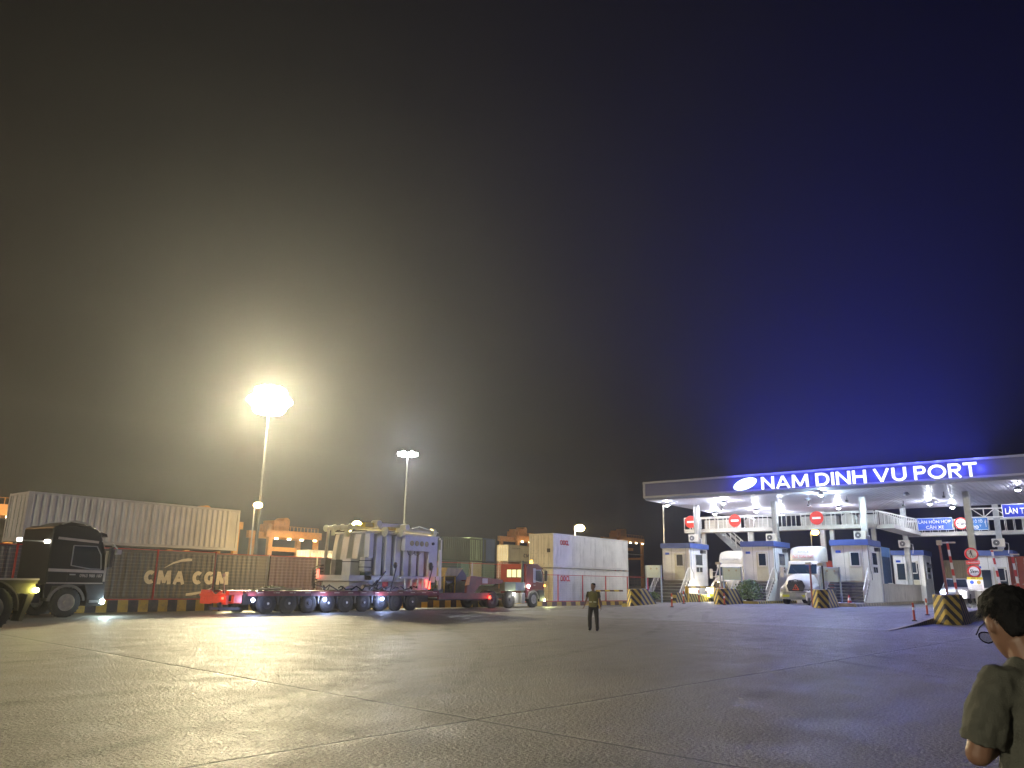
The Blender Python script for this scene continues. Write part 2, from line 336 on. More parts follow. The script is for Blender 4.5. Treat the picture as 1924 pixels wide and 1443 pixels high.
def fence(x0, x1, z0, h, step, label, postcol=None, off=0.12):
    y0, y1 = kline(x0)+off, kline(x1)+off; L = math.hypot(x1-x0, y1-y0); t = thing('wire_fence', label, 'fence', (x0, y0, z0), math.atan2(y1-y0, x1-x0), 'wire fence sections along the yard edge')
    n = max(1, round(L/step))
    for i in range(n+1):
        part('post', MB().box(i*L/n, 0, h/2, .07, .07, h), postcol or redp, t)
    for i in range(n):
        a, c = i*L/n+.04, (i+1)*L/n-.04; b = MB()
        for k in range(15): b.box((a+c)/2, 0, .08+k*(h-.14)/14, c-a, .006, .007)
        m_ = int((c-a)/.42) if x0 > 40 else 0
        for k in range(1, m_): b.box(a+(c-a)*k/m_, .008, h/2, .004, .004, h-.1)
        part('mesh_panel', b, wire, t)
    part('rail', MB().box(L/2, -.02, .03, L, .03, .05).box(L/2, -.02, h-.04, L, .03, .04), redp, t)
    return t
fence(-5, 24, .56, 2.5, 3.15, 'red posted wire fence in front of the dark container with big pale letters')
fence(24, 45.5, .5, 2.5, 3.15, 'wire fence section behind the grey transformer load', galv)
fence(45.5, 66, .30, 2.05, 3.1, 'red posted wire fence in front of the two white stacked containers')

# ------------------------------------------------------------------ containers
def container(name, label, loc, L, H, c, rz=0, reefer=False, group=None, near=True, door='near', dirt=.35, pal=None, W=2.44, rib=.34):
    t = thing(name, label, 'container', loc, rz, group)
    body = mat('container_%s' % pal, c, .55, 0, .12, .8, dirt=dirt); fr = mat('container_frame_%s' % pal, tuple(k*.85 for k in c), .55, 0, .15, 1)
    b = MB(); p = .16
    for x in (0, L):
        for y in (0, W): b.box(x+(p/2 if x == 0 else -p/2), y+(p/2 if y == 0 else -p/2), H/2, p, p, H)
    for y in (.05, W-.05):
        b.box(L/2, y, .09, L-2*p, .1, .16); b.box(L/2, y, H-.06, L-2*p, .1, .12)
    for x in (.07, L-.07):
        b.box(x, W/2, .09, .12, W-2*p, .16); b.box(x, W/2, H-.08, .12, W-2*p, .14)
    part('frame', b, fr, t)
    for (y, sgn) in ((.03, 1), (W-.03, -1)) if near else ((.03, 1),):
        pr = []; x = p; dpt = .012 if reefer else .06; step = .09 if reefer else rib
        while x < L-p-step:
            for fx, fd in ((0, 0), (.32, 0), (.5, 1), (.82, 1)): pr.append((x+fx*step, y+sgn*fd*dpt))
            x += step
        pr += [(L-p, y)]
        z0, z1 = .16, H-.11; vs = []; 
        for a, c_ in pr: vs += [(a, c_, z0), (a, c_, z1)]
        b = MB().add(vs, [(2*i, 2*i+2, 2*i+3, 2*i+1) for i in range(len(pr)-1)])
        part('side_panel', b, body, t)
    part('roof_panel', MB().bx(.05, L-.05, .08, W-.08, H-.05, H-.02), body, t)
    part('floor_panel', MB().bx(.13, L-.13, .11, W-.11, .06, .12), dark, t)
    part('end_panel', MB().bx(L-.10, L-.06, p, W-p, .16, H-.12), body, t)
    if near:
        for k in range(2):
            y0 = p + k*(W-2*p)/2 + .01; y1 = y0 + (W-2*p)/2 - .02
            d = part('door', MB().bx(.04, .10, y0, y1, .16, H-.14), body, t, bevel=.01)
            b = MB()
            for yy in (y0+.28, y1-.28):
                b.cyl((.015, yy, .12), (.015, yy, H-.12), .02, n=6)
                for zz_ in (.3, .9, H*.5, H-.45): b.box(.02, yy, zz_, .04, .1, .05)
                b.bar((.0, yy, 1.15), (.0, yy+.3, 1.12), .03)
            part('lock_rod', b, galv, d)
            part('hinge', MB().box(.03, y0+.03 if k == 0 else y1-.03, .5, .04, .08, .1).box(.03, y0+.03 if k == 0 else y1-.03, H*.5, .04, .08, .1).box(.03, y0+.03 if k == 0 else y1-.03, H-.5, .04, .08, .1), fr, d)
    return t
pale_letter = mat('pale_lettering', (.55, .50, .46), .6, 0, .15, 2)
red_letter = mat('red_lettering', (.6, .05, .04), .6, 0, .25, 3)
dark_letter = mat('dark_lettering', (.05, .04, .04), .6, 0, .2, 3)
YF = 43.5; X0 = 15.95
up = container('shipping_container', 'long grey-lilac corrugated container stacked on top of the dark lettered container', (X0, YF, 3.33), 12.19, 2.5, (.40, .40, .42), pal='lilac')
o = container('shipping_container', 'dark navy container with large pale letters behind the red fence posts, under the grey-lilac one', (18.3, YF, .40), 12.19, 2.75, (.075, .076, .095), pal='navy')
def toff(t, x, y, z): return (x-t.location.x, y-t.location.y, z-t.location.z)
strokes('lettering', 'CMA CGM', pale_letter, o, toff(o, 22.5, YF+.028, 1.30), (1, 0, 0), (0, 0, 1), 5.3, .76, .30, .14)
b = MB((o.location)); 
def swoosh(pts, ws):
    vs = []
    for (x, z), w_ in zip(pts, ws): vs += [(x, YF+.02, z-w_/2), (x, YF+.02, z+w_/2), (x, YF-.0, z-w_/2), (x, YF-.0, z+w_/2)]
    fs = []
    for i in range(len(pts)-1): a = i*4; c = a+4; fs += [(a+2, c+2, c+3, a+3), (a+3, c+3, c+1, a+1), (a, c, c+2, a+2)]
    b.add(vs, fs)
swoosh([(23.6, 2.2), (24.1, 2.48), (24.6, 2.64), (25.0, 2.70), (25.25, 2.70)], [.02, .09, .13, .16, .12])
swoosh([(25.1, .72), (25.5, .76), (26.0, .84), (26.5, 1.0), (26.85, 1.18)], [.14, .15, .12, .08, .02])
part('emblem', b, pale_letter, o)
container('shipping_container', 'dark navy container mostly hidden behind the black lorry cab, left of the lettered one', (5.9, YF, .40), 12.19, 2.75, (.06, .055, .08), pal='navy2')
container('shipping_container', 'dark brown container behind the gooseneck end of the fence, right of the lettered one', (30.7, YF, .40), 6.06, 2.75, (.085, .055, .065), pal='brown')
# white reefers on the right of the yard
ref = container('refrigerated_container', 'lower of two white stacked containers, standing behind the red fence posts', (52.4, 36.45, .12), 12.19, 2.72, (.66, .64, .58), reefer=True, pal='reefer', dirt=.4, group='white stacked containers')
rf2 = container('refrigerated_container', 'upper of two white stacked containers with door end facing the lorry', (52.4, 36.45, 2.92), 12.19, 2.72, (.64, .62, .57), reefer=True, pal='reefer2', dirt=.5, group='white stacked containers')
text('lettering', 'OOCL', red_letter, ref, (1.0, .0, 1.75), (1, 0, 0), (0, 0, 1), 1.45, .42, .03)
text('lettering', 'OOCL', red_letter, rf2, (1.0, .0, 1.85), (1, 0, 0), (0, 0, 1), 1.30, .38, .03)
part('vent_box', MB().box(-.01, .45, 1.35, .03, .3, .3), dark, rf2)
# stacks further back in the yard
def ctr(x, y, z, L, H, c, pal, label, rz=0, **k): return container('shipping_container', label, (x, y, z), L, H, c, rz, pal=pal, group='containers stacked further back in the yard', **k)
c_ = ctr(61.9, 80, 3.55, 4.9, 1.75, (.42, .36, .25), 'beige', 'plain beige container with dark lettering beneath the orange gantry crane')
text('lettering', 'WAN HAI', dark_letter, c_, (1.3, -.0, .5), (1, 0, 0), (0, 0, 1), 2.2, .42, .03)
ctr(66.3, 79.6, 3.35, 3.6, 1.95, (.62, .60, .52), 'cream', 'bright cream corrugated container beside the transformer, right of the beige one', dirt=.5)
ctr(61.9, 80.4, .6, 12.19, 2.7, (.10, .07, .06), 'brown', 'dark brown container underneath the beige lettered container')
DG = (.045, .065, .05)
ctr(62.6, 62, 4.05, 12.0, 2.75, DG, 'darkgreen', 'upper dark green container beyond the yellow roofed machine')
ctr(61.0, 62, 1.25, 9.0, 2.75, DG, 'darkgreen', 'lower dark green container beyond the yellow roofed machine')
# end-on columns of the block (short ends towards the road)
def endon(x0, x1, z0, z1, c, pal, label, y=62.0):
    # width runs along x, length along +y: rotate by 90 deg so that its corrugated end faces the road
    t = thing('shipping_container', label, 'container', (x1, y, z0), R(90), 'containers stacked further back in the yard')
    W = x1-x0; H = z1-z0; body = mat('container_%s' % pal, c, .6, 0, .15, .8, dirt=.3); fr = mat('container_frame_%s' % pal, tuple(k*.8 for k in c), .6)
    b = MB()
    for y_ in (.07, W-.07):
        b.box(.07, y_, H/2, .14, .14, H); b.box(12.12, y_, H/2, .14, .14, H)
    for z_ in (.08, H-.06): b.box(.06, W/2, z_, .12, W-.28, .13)
    part('frame', b, fr, t)
    pr = []; y_ = .14; st = .25
    while y_ < W-.14-st:
        for fx, fd in ((0, 0), (.3, 0), (.5, 1), (.8, 1)): pr.append((.03+fd*.045, y_+fx*st))
        y_ += st
    pr.append((.03, W-.14)); vs = []
    for a, c2 in pr: vs += [(a, c2, .14), (a, c2, H-.12)]
    part('end_panel', MB().add(vs, [(2*i, 2*i+2, 2*i+3, 2*i+1) for i in range(len(pr)-1)]), body, t)
    part('side_panel', MB().bx(.14, 12.1, .02, .06, .1, H-.05), body, t); part('side_panel', MB().bx(.14, 12.1, W-.06, W-.02, .1, H-.05), body, t)
    part('roof_panel', MB().bx(.1, 12.1, .06, W-.06, H-.05, H-.02), body, t)
    return t
endon(71.7, 73.9, 4.15, 6.95, (.24, .33, .22), 'palegreen', 'pale green container end on top, left of the blue one')
endon(74.1, 76.4, 4.1, 6.95, (.05, .09, .20), 'blue', 'blue container end on the top of the stack behind the red cab')
endon(69.4, 71.5, 1.3, 4.0, (.14, .24, .16), 'midgreen', 'mid green container end in the lower row, left of the tan one')
endon(71.7, 73.9, 1.25, 4.05, (.40, .36, .20), 'tan', 'tan container end in the lower row under the pale green one')
endon(74.1, 76.4, 1.25, 4.0, (.13, .20, .14), 'dullgreen', 'dull green container end in the lower row under the blue one')
c_ = ctr(102.1, 80, 5.1, 11.5, 2.7, (.40, .33, .20), 'tan2', 'tan container with dark letters behind the dark red lorry, left of the white stack')
strokes('lettering', 'CMA CGM', dark_letter, c_, (4.2, 0, .75), (1, 0, 0), (0, 0, 1), 5.0, .62, .2, .14)
text('lettering', 'CAUTION', dark_letter, c_, (.9, 0, 2.05), (1, 0, 0), (0, 0, 1), 2.3, .22, .0)
ctr(102.1, 80, 2.3, 3.0, 2.7, (.16, .07, .04), 'rust', 'rust brown container under the tan lettered container')
ctr(105.2, 80.1, 2.3, 8.5, 2.7, (.36, .30, .19), 'tan3', 'plain tan container right of the rust brown one, behind the cab roof')
for i, (x, z, c, pal, lb) in enumerate([(135, .5, (.20, .12, .10), 'rust2', 'long dull red container lying far behind the barrier arms on the right'), (135, 3.25, (.22, .2, .18), 'greyfar', 'long grey container far behind the lanes, on top of the dull red one')]):
    ctr(x, 22.0, z, 12.19, 2.7, c, pal, lb, near=False, rz=R(-90))
o = ctr(67, 19.85, 1.3, 12.19, 2.6, (.42, .06, .03), 'redbox', 'bright red container on a trailer behind the white lorry with the chrome grille', W=2.4)
b = MB(); 
for x in (8, 9.3, 10.6):
    for y in (.3, 2.1): b.cyl((x, y-.15, -.35), (x, y+.15, -.35), .48, n=20)
b.bx(0, 12, .7, 1.7, -.2, .05)
part('trailer_chassis', b, dark, o)
ctr(63, 3.8, .95, 6.06, 2.95, (.30, .05, .03), 'redbox2', 'brick red container at the right edge beside the last booth')

# ------------------------------------------------------------------ gantry cranes
orange = mat('crane_orange', (.50, .22, .045), .55, 0, .2, 1.5)
def crane(label, loc, s, w_, rz=0, drop=0):
    t = thing('gantry_crane', label, 'crane', loc, rz, 'orange yard gantry cranes')
    H = 20*s; W = w_
    for x in (0, W):
        for y in (0, 8*s):
            part('leg', MB().bar((x, y, 0), (x, y, H), 1.0*s, 1.3*s), orange, t)
    b = MB()
    for y in (0, 8*s): b.bar((-1.5*s, y, H), (W+1.5*s, y, H), 1.2*s, 1.9*s)
    part('top_girder', b, orange, t)
    b = MB()
    for x in (0, W): b.bar((x, 0, H*.62), (x, 8*s, H*.62), .7*s, .9*s)
    b.bar((0, 0, H*.80), (W*.55, 0, H*.80), .8*s, 1.1*s)
    part('cross_beam', b, orange, t)
    b = MB(); 
    b.box(W*.3, 4*s, H+2.2*s, 5*s, 5*s, 3*s); b.box(W*.12, 4*s, H+1.7*s, 2.2*s, 4*s, 2.0*s); b.cyl((W*.42, 2*s, H+3.6*s), (W*.42, 6*s, H+3.6*s), 1.1*s, n=10)
    for i in range(14): b.box(W*i/13, -.7*s, H+1.5*s, .09, .09, 1.3*s)
    b.bar((0, -.7*s, H+2.1*s), (W, -.7*s, H+2.1*s), .08)
    part('trolley', b, orange, t)
    part('handrail', MB().bar((0, -.2, H*.70), (W, -.2, H*.70), .25*s), galv, t)
    for i, fx in enumerate((.08, .35, .62, .92)):
        part('floodlight', MB().box(W*fx, -1.2*s, H-1.3*s, .8*s, .5*s, .4*s), emi('crane_floodlight', (1, .85, .55), 14), t)
    return t
crane('orange gantry crane standing above the beige container, left of the transformer', (115.5, 165, -5.8), .92, 14)
crane('orange gantry crane partly hidden behind the right end of the grey-lilac container', (85.5, 150, -3.6), .82, 11)
crane('orange crane frame at the far left edge above the black lorry', (41.5, 150, -6.5), .95, 11.5)
crane('dull orange crane just left of the white stacked containers', (196, 150, -1.0), .82, 15)
crane('dull orange crane rising behind the right end of the white stack', (260, 150, .5), .90, 17)
for nm, x, y, col_, p_ in (('a', 120, 157, (1, .72, .38), 22000), ('b', 89, 144, (1, .72, .38), 16000), ('c', 46, 143, (1, .6, .25), 20000), ('d', 200, 142, (1, .65, .38), 14000)):
    lamp('crane_light', (x, y, 9 if nm != 'd' else 11), col_, p_*.16, .5)

# ------------------------------------------------------------------ light masts
LY = (1.0, .86, .52); LW = (.92, .96, 1.0); LO = (1.0, .55, .16)
def mast(label, x, y, h, c, watts, heads, rad, emis, name, up_w=1.0, z0=0, r0=.22, cat='light mast', soft=.5):
    t = thing(name, label, cat, (x, y, z0))
    part('pole', MB().cyl((0, 0, 0), (0, 0, h), r0, r0*.45, 12), mat('mast_grey', (.035, .035, .033), .8), t, smooth=True)
    fr = MB().ring((0, 0, h), rad, .05, 'z', 24, 6)
    for k in range(4): a = k*math.pi/2; fr.bar((0, 0, h+.05), (rad*math.cos(a), rad*math.sin(a), h), .06)
    part('head_frame', fr, dark, t)
    if heads > 12:  # extra floodlight rings added to swell the glare into a round disc
        for dz_, rd_ in ((1.0, 1.3), (-1.0, 1.3)):
            part('head_frame', MB().ring((0, 0, h+dz_), rd_, .05, 'z', 20, 6), dark, t)
            for k in range(9):
                a = 2*math.pi*k/9; part('floodlight', MB().ball((rd_*math.cos(a), rd_*math.sin(a), h+dz_-.05), .50, .50, .50), emi('lens_%s' % (name+str(emis)), c, emis), t)
    for k in range(heads):
        a = 2*math.pi*k/heads + .3; cx, cy = rad*math.cos(a), rad*math.sin(a)
        f = part('floodlight', MB().ball((cx, cy, h-.08), (.28 if heads > 12 else .24)*rad, (.28 if heads > 12 else .24)*rad, .22*rad), emi('lens_%s' % (name+str(emis)), c, emis), t)
    lamp('mast_light', (0, 0, h-.1), c, watts, soft, parent=t)
    return t
mast('tall mast with a blinding yellow-white ring of floodlights behind the containers', 50.83, 75, 21.6, LY, 190000, 14, 1.95, 900, 'high_mast_light', soft=1.75)
mast('slimmer tall mast with white floodlights rising behind the transformer', 73.17, 75, 18.5, LW, 26000, 6, 1.1, 300, 'floodlight_mast', soft=.5)
mast('tall sodium floodlight mast standing in the yard just outside the left edge', 6, 76, 18, (1, .52, .20), 20000, 8, 1.2, 200, 'sodium_mast', soft=.5)
mast('warm white floodlight mast at the near side of the open yard, behind the photographer', -58, 14, 18, (1, .90, .66), 165000, 8, 1.2, 200.5, 'yard_mast', soft=.5)
def lamppost(label, x, y, z, c, watts, emis, h=None, soft=.25, rad=.25):
    t = thing('street_lamp', label, 'street lamp', (x, y, 0)); h = h or z
    part('pole', MB().cyl((0, 0, 0), (0, 0, h-.1), .11, .06, 10), galv, t, smooth=True)
    part('bracket', MB().bar((0, 0, h-.05), (0, -.5, h+.05), .06), dark, t)
    part('lamp_head', MB().ball((0, -.6, z), rad*1.5, rad*1.5, rad), emi('lens_sl%s' % emis, c, emis), t)
    lamp('street_light', (0, -.6, z-.1), c, watts, soft, parent=t)
    return t
lamppost('orange sodium lamp on a thin pole between the lilac container and the small crane', 50.6, 75.6, 9.6, LO, 50000, 60, rad=.32)
lamppost('amber sodium lamp glowing just above the left end of the transformer', 32.45, 38.05, 5.05, (1, .66, .20), 8000, 160, rad=.2)
lamppost('warm sodium lamp shining above the white stacked containers', 69.9, 45.8, 7.4, (1, .66, .25), 24000, 200, rad=.34)
t = lamppost('slim lamp pole with two small white heads left of the canopy', 75.5, 38.2, 10.1, LW, 500, 30, rad=.22)
lamppost('short lamp with a bright pale green-white head seen under the walkway', 115, 35.0, 9.3, (.95, 1, .75), 3000, 60, rad=.35)
# ------------------------------------------------------------------ toll canopy
CX0, CX1, CY0, CY1, CZ = 56.0, 73.0, -6.0, 30.0, 8.32
can = thing('toll_canopy', 'wide flat roofed gate canopy with glowing blue lettered fascia', 'canopy', (CX0, 14, .5))
O = can.location
fas = mat('fascia_blue_grey', (.03, .045, .15), .4, 0, .08, 1); soff = mat('soffit_panel', (.50, .50, .58), .45, .25, .08, .6); trim = mat('fascia_trim', (.20, .22, .28), .4, .2, .1)
b = MB(O).bx(CX0, CX1, CY0, CY1, CZ+.28, CZ+1.28); part('fascia', b, fas, can)
b = MB(O)
for (za, zb, o_) in ((CZ+1.28, CZ+1.42, .06), (CZ+.14, CZ+.28, .05)): b.bx(CX0-o_, CX1+o_, CY0-o_, CY1+o_, za, zb)
b.bx(CX0-.03, CX0+.1, CY1-.12, CY1+.06, CZ+.29, CZ+1.27)
part('fascia_trim', b, trim, can)
b = MB(O).prism([(CX0-.04, CZ+.14), (CX0+.35, CZ-.02), (CX1-.35, CZ-.02), (CX1+.04, CZ+.14)], CY0, CY1+.03, 'y'); part('fascia_return', b, trim, can)
b = MB(O); y = CY0+.1
while y < CY1-.3:
    b.bx(CX0+.4, CX1-.4, y, y+.275, CZ-.055, CZ-.022); y += .30
part('soffit', b, soff, can)
letterm = emi('letter_glow', (.80, .82, 1.0), 1.7)
def w2c(x, y, z): return (x-O.x, y-O.y, z-O.z)
for s_, ya, yb in (('NAM', 20.27, 16.76), ('DINH', 16.38, 12.93), ('VU', 12.59, 10.48), ('PORT', 10.09, 6.37)):
    strokes('letters', s_, letterm, can, w2c(CX0-.08, ya, CZ+.24), (0, -1, 0), (0, 0, 1), (ya-yb)*.97, .90, .17, .13, .08)
b = MB(O); rs = []
pts = []
for k in range(36):
    a = 2*math.pi*k/36; u, v = .92*math.cos(a), .40*math.sin(a); ph = R(16); pts.append((21.5-(u*math.cos(ph)-v*math.sin(ph)), CZ+.72+(u*math.sin(ph)+v*math.cos(ph))))
b.rings([[(CX0-.16, p, q) for p, q in pts], [(CX0-.08, p, q) for p, q in pts]]); part('logo_disc', b, emi('logo_glow', (.72, .85, 1.0), 2.0), can)
# blue light the sign throws (lamps added around it to make the glow)
for k in range(14): lamp('sign_light', w2c(CX0-.75, 22.0-k*1.2, CZ+.80), (.07, .09, 1.0), 85, .02, parent=can)
for k in range(15): lamp('sign_light', w2c(CX0-.1, 22.2-k*1.13, CZ+1.62), (.07, .09, 1.0), 330, .05, parent=can)
sg = lamp('sign_glow_light', w2c(CX0+.15, 14.2, CZ+1.52), (.07, .09, 1.0), 88000, .1, "AREA", can, (R(180), 0, 0)); sg.data.shape = 'RECTANGLE'; sg.data.size = .25; sg.data.size_y = 16.5; sg.data.spread = R(165)
# columns
colY = [28.1, 21.45, 14.85, 8.05, 1.4]
for y in colY:
    b = MB(O)
    b.bx(61.45, 61.85, y-.2, y-.17, .4, CZ-.05).bx(61.45, 61.85, y+.17, y+.2, .4, CZ-.05).bx(61.6, 61.7, y-.17, y+.17, .4, CZ-.05)
    b.bx(61.50, 61.53, y-.12, y-.04, .5, CZ-.06).bx(61.50, 61.53, y+.05, y+.12, .5, CZ-.06)
    part('column', b, galv, can)
for y in (27.5, 20.9, 14.2, 7.5):
    b = MB(O); b.bx(71.9, 72.25, y-.2, y-.16, .4, CZ-.05).bx(71.9, 72.25, y+.16, y+.2, .4, CZ-.05).bx(72.0, 72.1, y-.16, y+.16, .4, CZ-.05)
    part('column', b, galv, can)
soft_w = (.84, .88, 1.0)
for i, (x, y) in enumerate([(59.06, 24.6), (66.7, 24.8), (59.6, 18.15), (67.2, 18.05), (67.1, 11.25), (70.8, 10.3), (60.2, 4.85), (58.4, 29.2), (71.2, 24.1), (67.5, 29.0), (59.6, 11.4), (67, -.5), (56.9, 16.4)]):  # last entry: unseen cool lamp added to brighten the third booth front
    lit = i not in (2, 10)
    f = part('ceiling_lamp', MB(O).cyl((x, y, CZ-.10), (x, y, CZ-.28), .13, .24, 14), trim, can)
    part('bulb', MB(O).ball((x, y, CZ-.28), .17, .17, .10), emi('ceiling_bulb', (1, .95, .88), 30) if lit else galv, f)
    if lit: lamp('canopy_lamp', w2c(x, y, CZ-.40), soft_w if i != 12 else (.7, .9, 1.0), {6: 260, 12: 1700, 7: 560, 4: 650, 5: 320}.get(i, 980), .05, parent=can)
for (x, y) in ((62.2, 26.0), (62.5, 19.0), (60.5, 15.6), (66, 12.9), (69, 8.9), (61, 9.3)):
    part('camera', MB(O).cyl((x, y, CZ-.05), (x, y, CZ-.35), .03).box(x-.05, y, CZ-.42, .35, .14, .14), dark, can)

# ------------------------------------------------------------------ walkways under the canopy
def railing(b, p0, p1, h=.95, step=.9, mid=False):
    p0 = Vector(p0); p1 = Vector(p1); L = (p1-p0).length; n = max(1, round(L/step)); up = Vector((0, 0, h))
    b.bar(p0+up, p1+up, .07)
    for i in range(n+1): q = p0+(p1-p0)*i/n; b.bar(q, q+up, .05)
    if mid: b.bar(p0+up*.5, p1+up*.5, .03)
wk = thing('overhead_walkway', 'white railed walkway crossing the lanes under the canopy, with no-entry signs', 'walkway', (62.7, 22, .5)); O2 = wk.location
wf = mat('walkway_cream', (.55, .54, .50), .5, 0, .12, 2, dirt=.2)
b = MB(O2).bx(62.55, 63.75, 14.3, 29.7, 6.05, 6.34); b.bx(63.0, 70.9, 13.1, 14.3, 6.0, 6.30).bx(70.6, 72.6, 13.1, 14.3, 6.0, 6.28)
part('deck', b, wf, wk)
b = MB(O2); railing(b, (62.6, 29.7, 6.34), (62.6, 14.35, 6.34), .97, .78); railing(b, (63.7, 29.7, 6.34), (63.7, 14.35, 6.34), .97, .78)
railing(b, (62.6, 14.2, 6.34), (71.8, 13.15, 6.3), .97, .42); railing(b, (64.0, 14.25, 6.34), (71.8, 14.25, 6.3), .97, .42)
part('railing', b, white, wk)
for y in (28.2, 24.0, 17.6, 14.6): part('support_column', MB(O2).bx(63.0, 63.3, y-.15, y+.15, .4, 6.04), galv, wk)
wk2 = thing('overhead_walkway', 'farther railed walkway on the right carrying the blue lane signs', 'walkway', (73.2, 5, .5)); O3 = wk2.location
part('deck', MB(O3).bx(72.7, 73.9, -6, 14.3, 5.95, 6.25), wf, wk2)
b = MB(O3); railing(b, (72.75, 14.2, 6.25), (72.75, -6, 6.25), .97, .6); railing(b, (73.8, 14.2, 6.25), (73.8, -6, 6.25), .97, .6); part('railing', b, white, wk2)
# crates and tank seen behind the railing
for i, (y0, y1, kind, lb) in enumerate([(28.6, 25.6, 0, 'leftmost cream boxed unit behind the walkway railing'), (24.9, 24.2, 1, 'small round cream tank between two boxed units behind the railing'), (24.1, 22.9, 0, 'cream boxed unit behind the railing right of the small round tank'),
                             (20.2, 18.9, 0, 'cream boxed unit behind the railing, just left of the rightmost red no-entry sign'), (18.6, 17.5, 0, 'cream boxed unit behind the railing partly covered by the rightmost red no-entry sign'), (17.3, 16.0, 1, 'large round white tank behind the railing near the third column'), (15.9, 14.6, 0, 'cream boxed unit behind the railing beside the third column')]):
    t = thing('rooftop_tank' if kind else 'equipment_box', lb, 'tank' if kind else 'box', (64.6, (y0+y1)/2, 6.3), 0, 'equipment behind the walkway railing')
    w_ = (y0-y1)
    if kind: part('shell', MB().cyl((-.3, 0, .52), (.9, 0, .52), min(.52, w_/2+.1), n=22), wf, t, smooth=True); part('saddle', MB().bx(-.2, .8, -.3, .3, -.1, .05), galv, t)
    else:
        part('cabinet', MB().bx(-.3, .5, -w_/2, w_/2, 0, .9), wf, t, bevel=.03); b = MB()
        for k in range(1, 4): b.bx(-.32, -.30, -w_/2+.05, w_/2-.05, k*.22, k*.22+.03)
        part('rib', b, galv, t)
# stair from walkway down to the booth row
st = thing('steel_stair', 'long steel stair with white rails descending from the walkway behind the first booth', 'stair', (63.7, 24.5, .5)); O4 = st.location
a0, a1 = Vector((64.3, 27.6, 6.2)), Vector((64.3+3.0, 22.6, .6))
b = MB(O4); b.bar(a0, a1, .1, .3); off = Vector((1.0, 0, 0)); b.bar(a0+off, a1+off, .1, .3); part('stringer', b, galv, st)
b = MB(O4)
for k in range(1, 20): q = a0+(a1-a0)*k/20; b.box(q.x+.5, q.y, q.z, 1.0, .26, .04)
part('tread', b, galv, st)
b = MB(O4)
for o_ in (Vector((0, 0, .1)), off+Vector((0, 0, .1))):
    b.bar(a0+o_+Vector((0, 0, .95)), a1+o_+Vector((0, 0, .95)), .07); b.bar(a0+o_+Vector((0, 0, .5)), a1+o_+Vector((0, 0, .5)), .05)
    for k in range(15): q = a0+(a1-a0)*k/14+o_; b.bar(q, q+Vector((0, 0, .95)), .045)
part('railing', b, white, st)

# ------------------------------------------------------------------ signs hung from the walkways
def noentry(y, z, label, x=62.35, r=.52):
    t = thing('no_entry_sign', label, 'road sign', (x, y, z), 0, 'red no-entry discs on the walkway')
    part('disc', MB().disc((0, 0, 0), r, 'x', 32, .03), emi('backlit_red', (1.0, .06, .04), .30) if False else signred, t)
    part('bar', MB().bx(-.03, -.017, -r*.62, r*.62, -r*.15, r*.15), signwhite, t)
    part('bracket', MB().bx(.016, .22, -.03, .03, -.3, .3), galv, t); return t
noentry(29.0, 6.96, 'red no-entry disc half hidden by the first canopy column')
noentry(25.05, 6.93, 'red no-entry disc between the first and second columns')
noentry(18.45, 6.90, 'red no-entry disc above the white lorry with chrome grille')
def board(name, label, x, y0, y1, z0, z1, lines, mt, tm, cat='sign', border=True):
    t = thing(name, label, cat, (x, (y0+y1)/2, z0)); w_ = y0-y1; h = z1-z0
    part('panel', MB().bx(-.02, .02, -w_/2, w_/2, 0, h), mt, t)
    if border:
        b = MB()
        for (a, c, d, e) in ((-w_/2, w_/2, .015, .045), (-w_/2, w_/2, h-.045, h-.015), (-w_/2+.0, -w_/2+.035, .03, h-.03), (w_/2-.035, w_/2, .03, h-.03)): b.bx(-.026, -.021, a, c, d, e)
        part('border', b, tm, t)
    for (s_, fy, fz, fw, fh) in lines:   # fractions of the width/height
        text('lettering', s_, tm, t, (-.03, w_/2-fy*w_, fz*h), (0, -1, 0), (0, 0, 1), fw*w_, fh*h, .02, .006)
    part('bracket', MB().bx(.021, .3, -w_*.35, -w_*.35+.05, .1, .2).bx(.021, .3, w_*.3, w_*.3+.05, .1, .2), galv, t)
    return t
board('lane_sign', 'blue lane sign with two lines of white words, hung on the farther walkway', 72.45, 13.3, 10.65, 6.38, 7.40, [('LÀN HỖN HỢP', .05, .56, .90, .24), ('CÂN XE', .25, .13, .50, .24)], signblue, signwhite)
board('weight_sign', 'blue sign reading 120T with an arrow, half hidden by the fourth column', 72.45, 9.75, 8.15, 6.30, 7.32, [('CÂN Ô TÔ', .08, .58, .68, .22), ('120', .18, .12, .38, .26), ('T', .6, .28, .09, .13), ('↑', .84, .25, .10, .55)], mat('sign_blue_pale', (.03, .16, .45), .4, 0, .05), signwhite)
board('lane_sign', 'brighter blue lane sign at the right edge, hanging from the white truss', 60.7, 5.95, 3.0, 6.30, 7.20, [('LÀN TỰ ĐỘNG', .06, .28, .88, .42)], emi('lit_blue_sign', (.02, .06, .9), .12), emi('lit_white_letters', (1, 1, 1), .6))
t = thing('height_limit_sign', 'round white sign with red rim reading 4.5m beside the lane sign', 'road sign', (72.4, 10.05, 6.87))
part('disc', MB().disc((0, 0, 0), .50, 'x', 32, .03), signwhite, t); part('rim', MB().ring((-.02, 0, 0), .44, .06, 'x', 32, 8), signred, t)
text('lettering', '4,5m', mat('sign_black', (.02, .02, .02)), t, (-.02, .30, -.13), (0, -1, 0), (0, 0, 1), .6, .26, .03, .008)
part('bracket', MB().bx(.02, .25, -.03, .03, -.3, .3), galv, t)
t = thing('sign_truss', 'white lattice truss between the fourth column and the bright lane sign', 'truss', (61.5, 6, 6.3)); O5 = t.location; b = MB(O5)
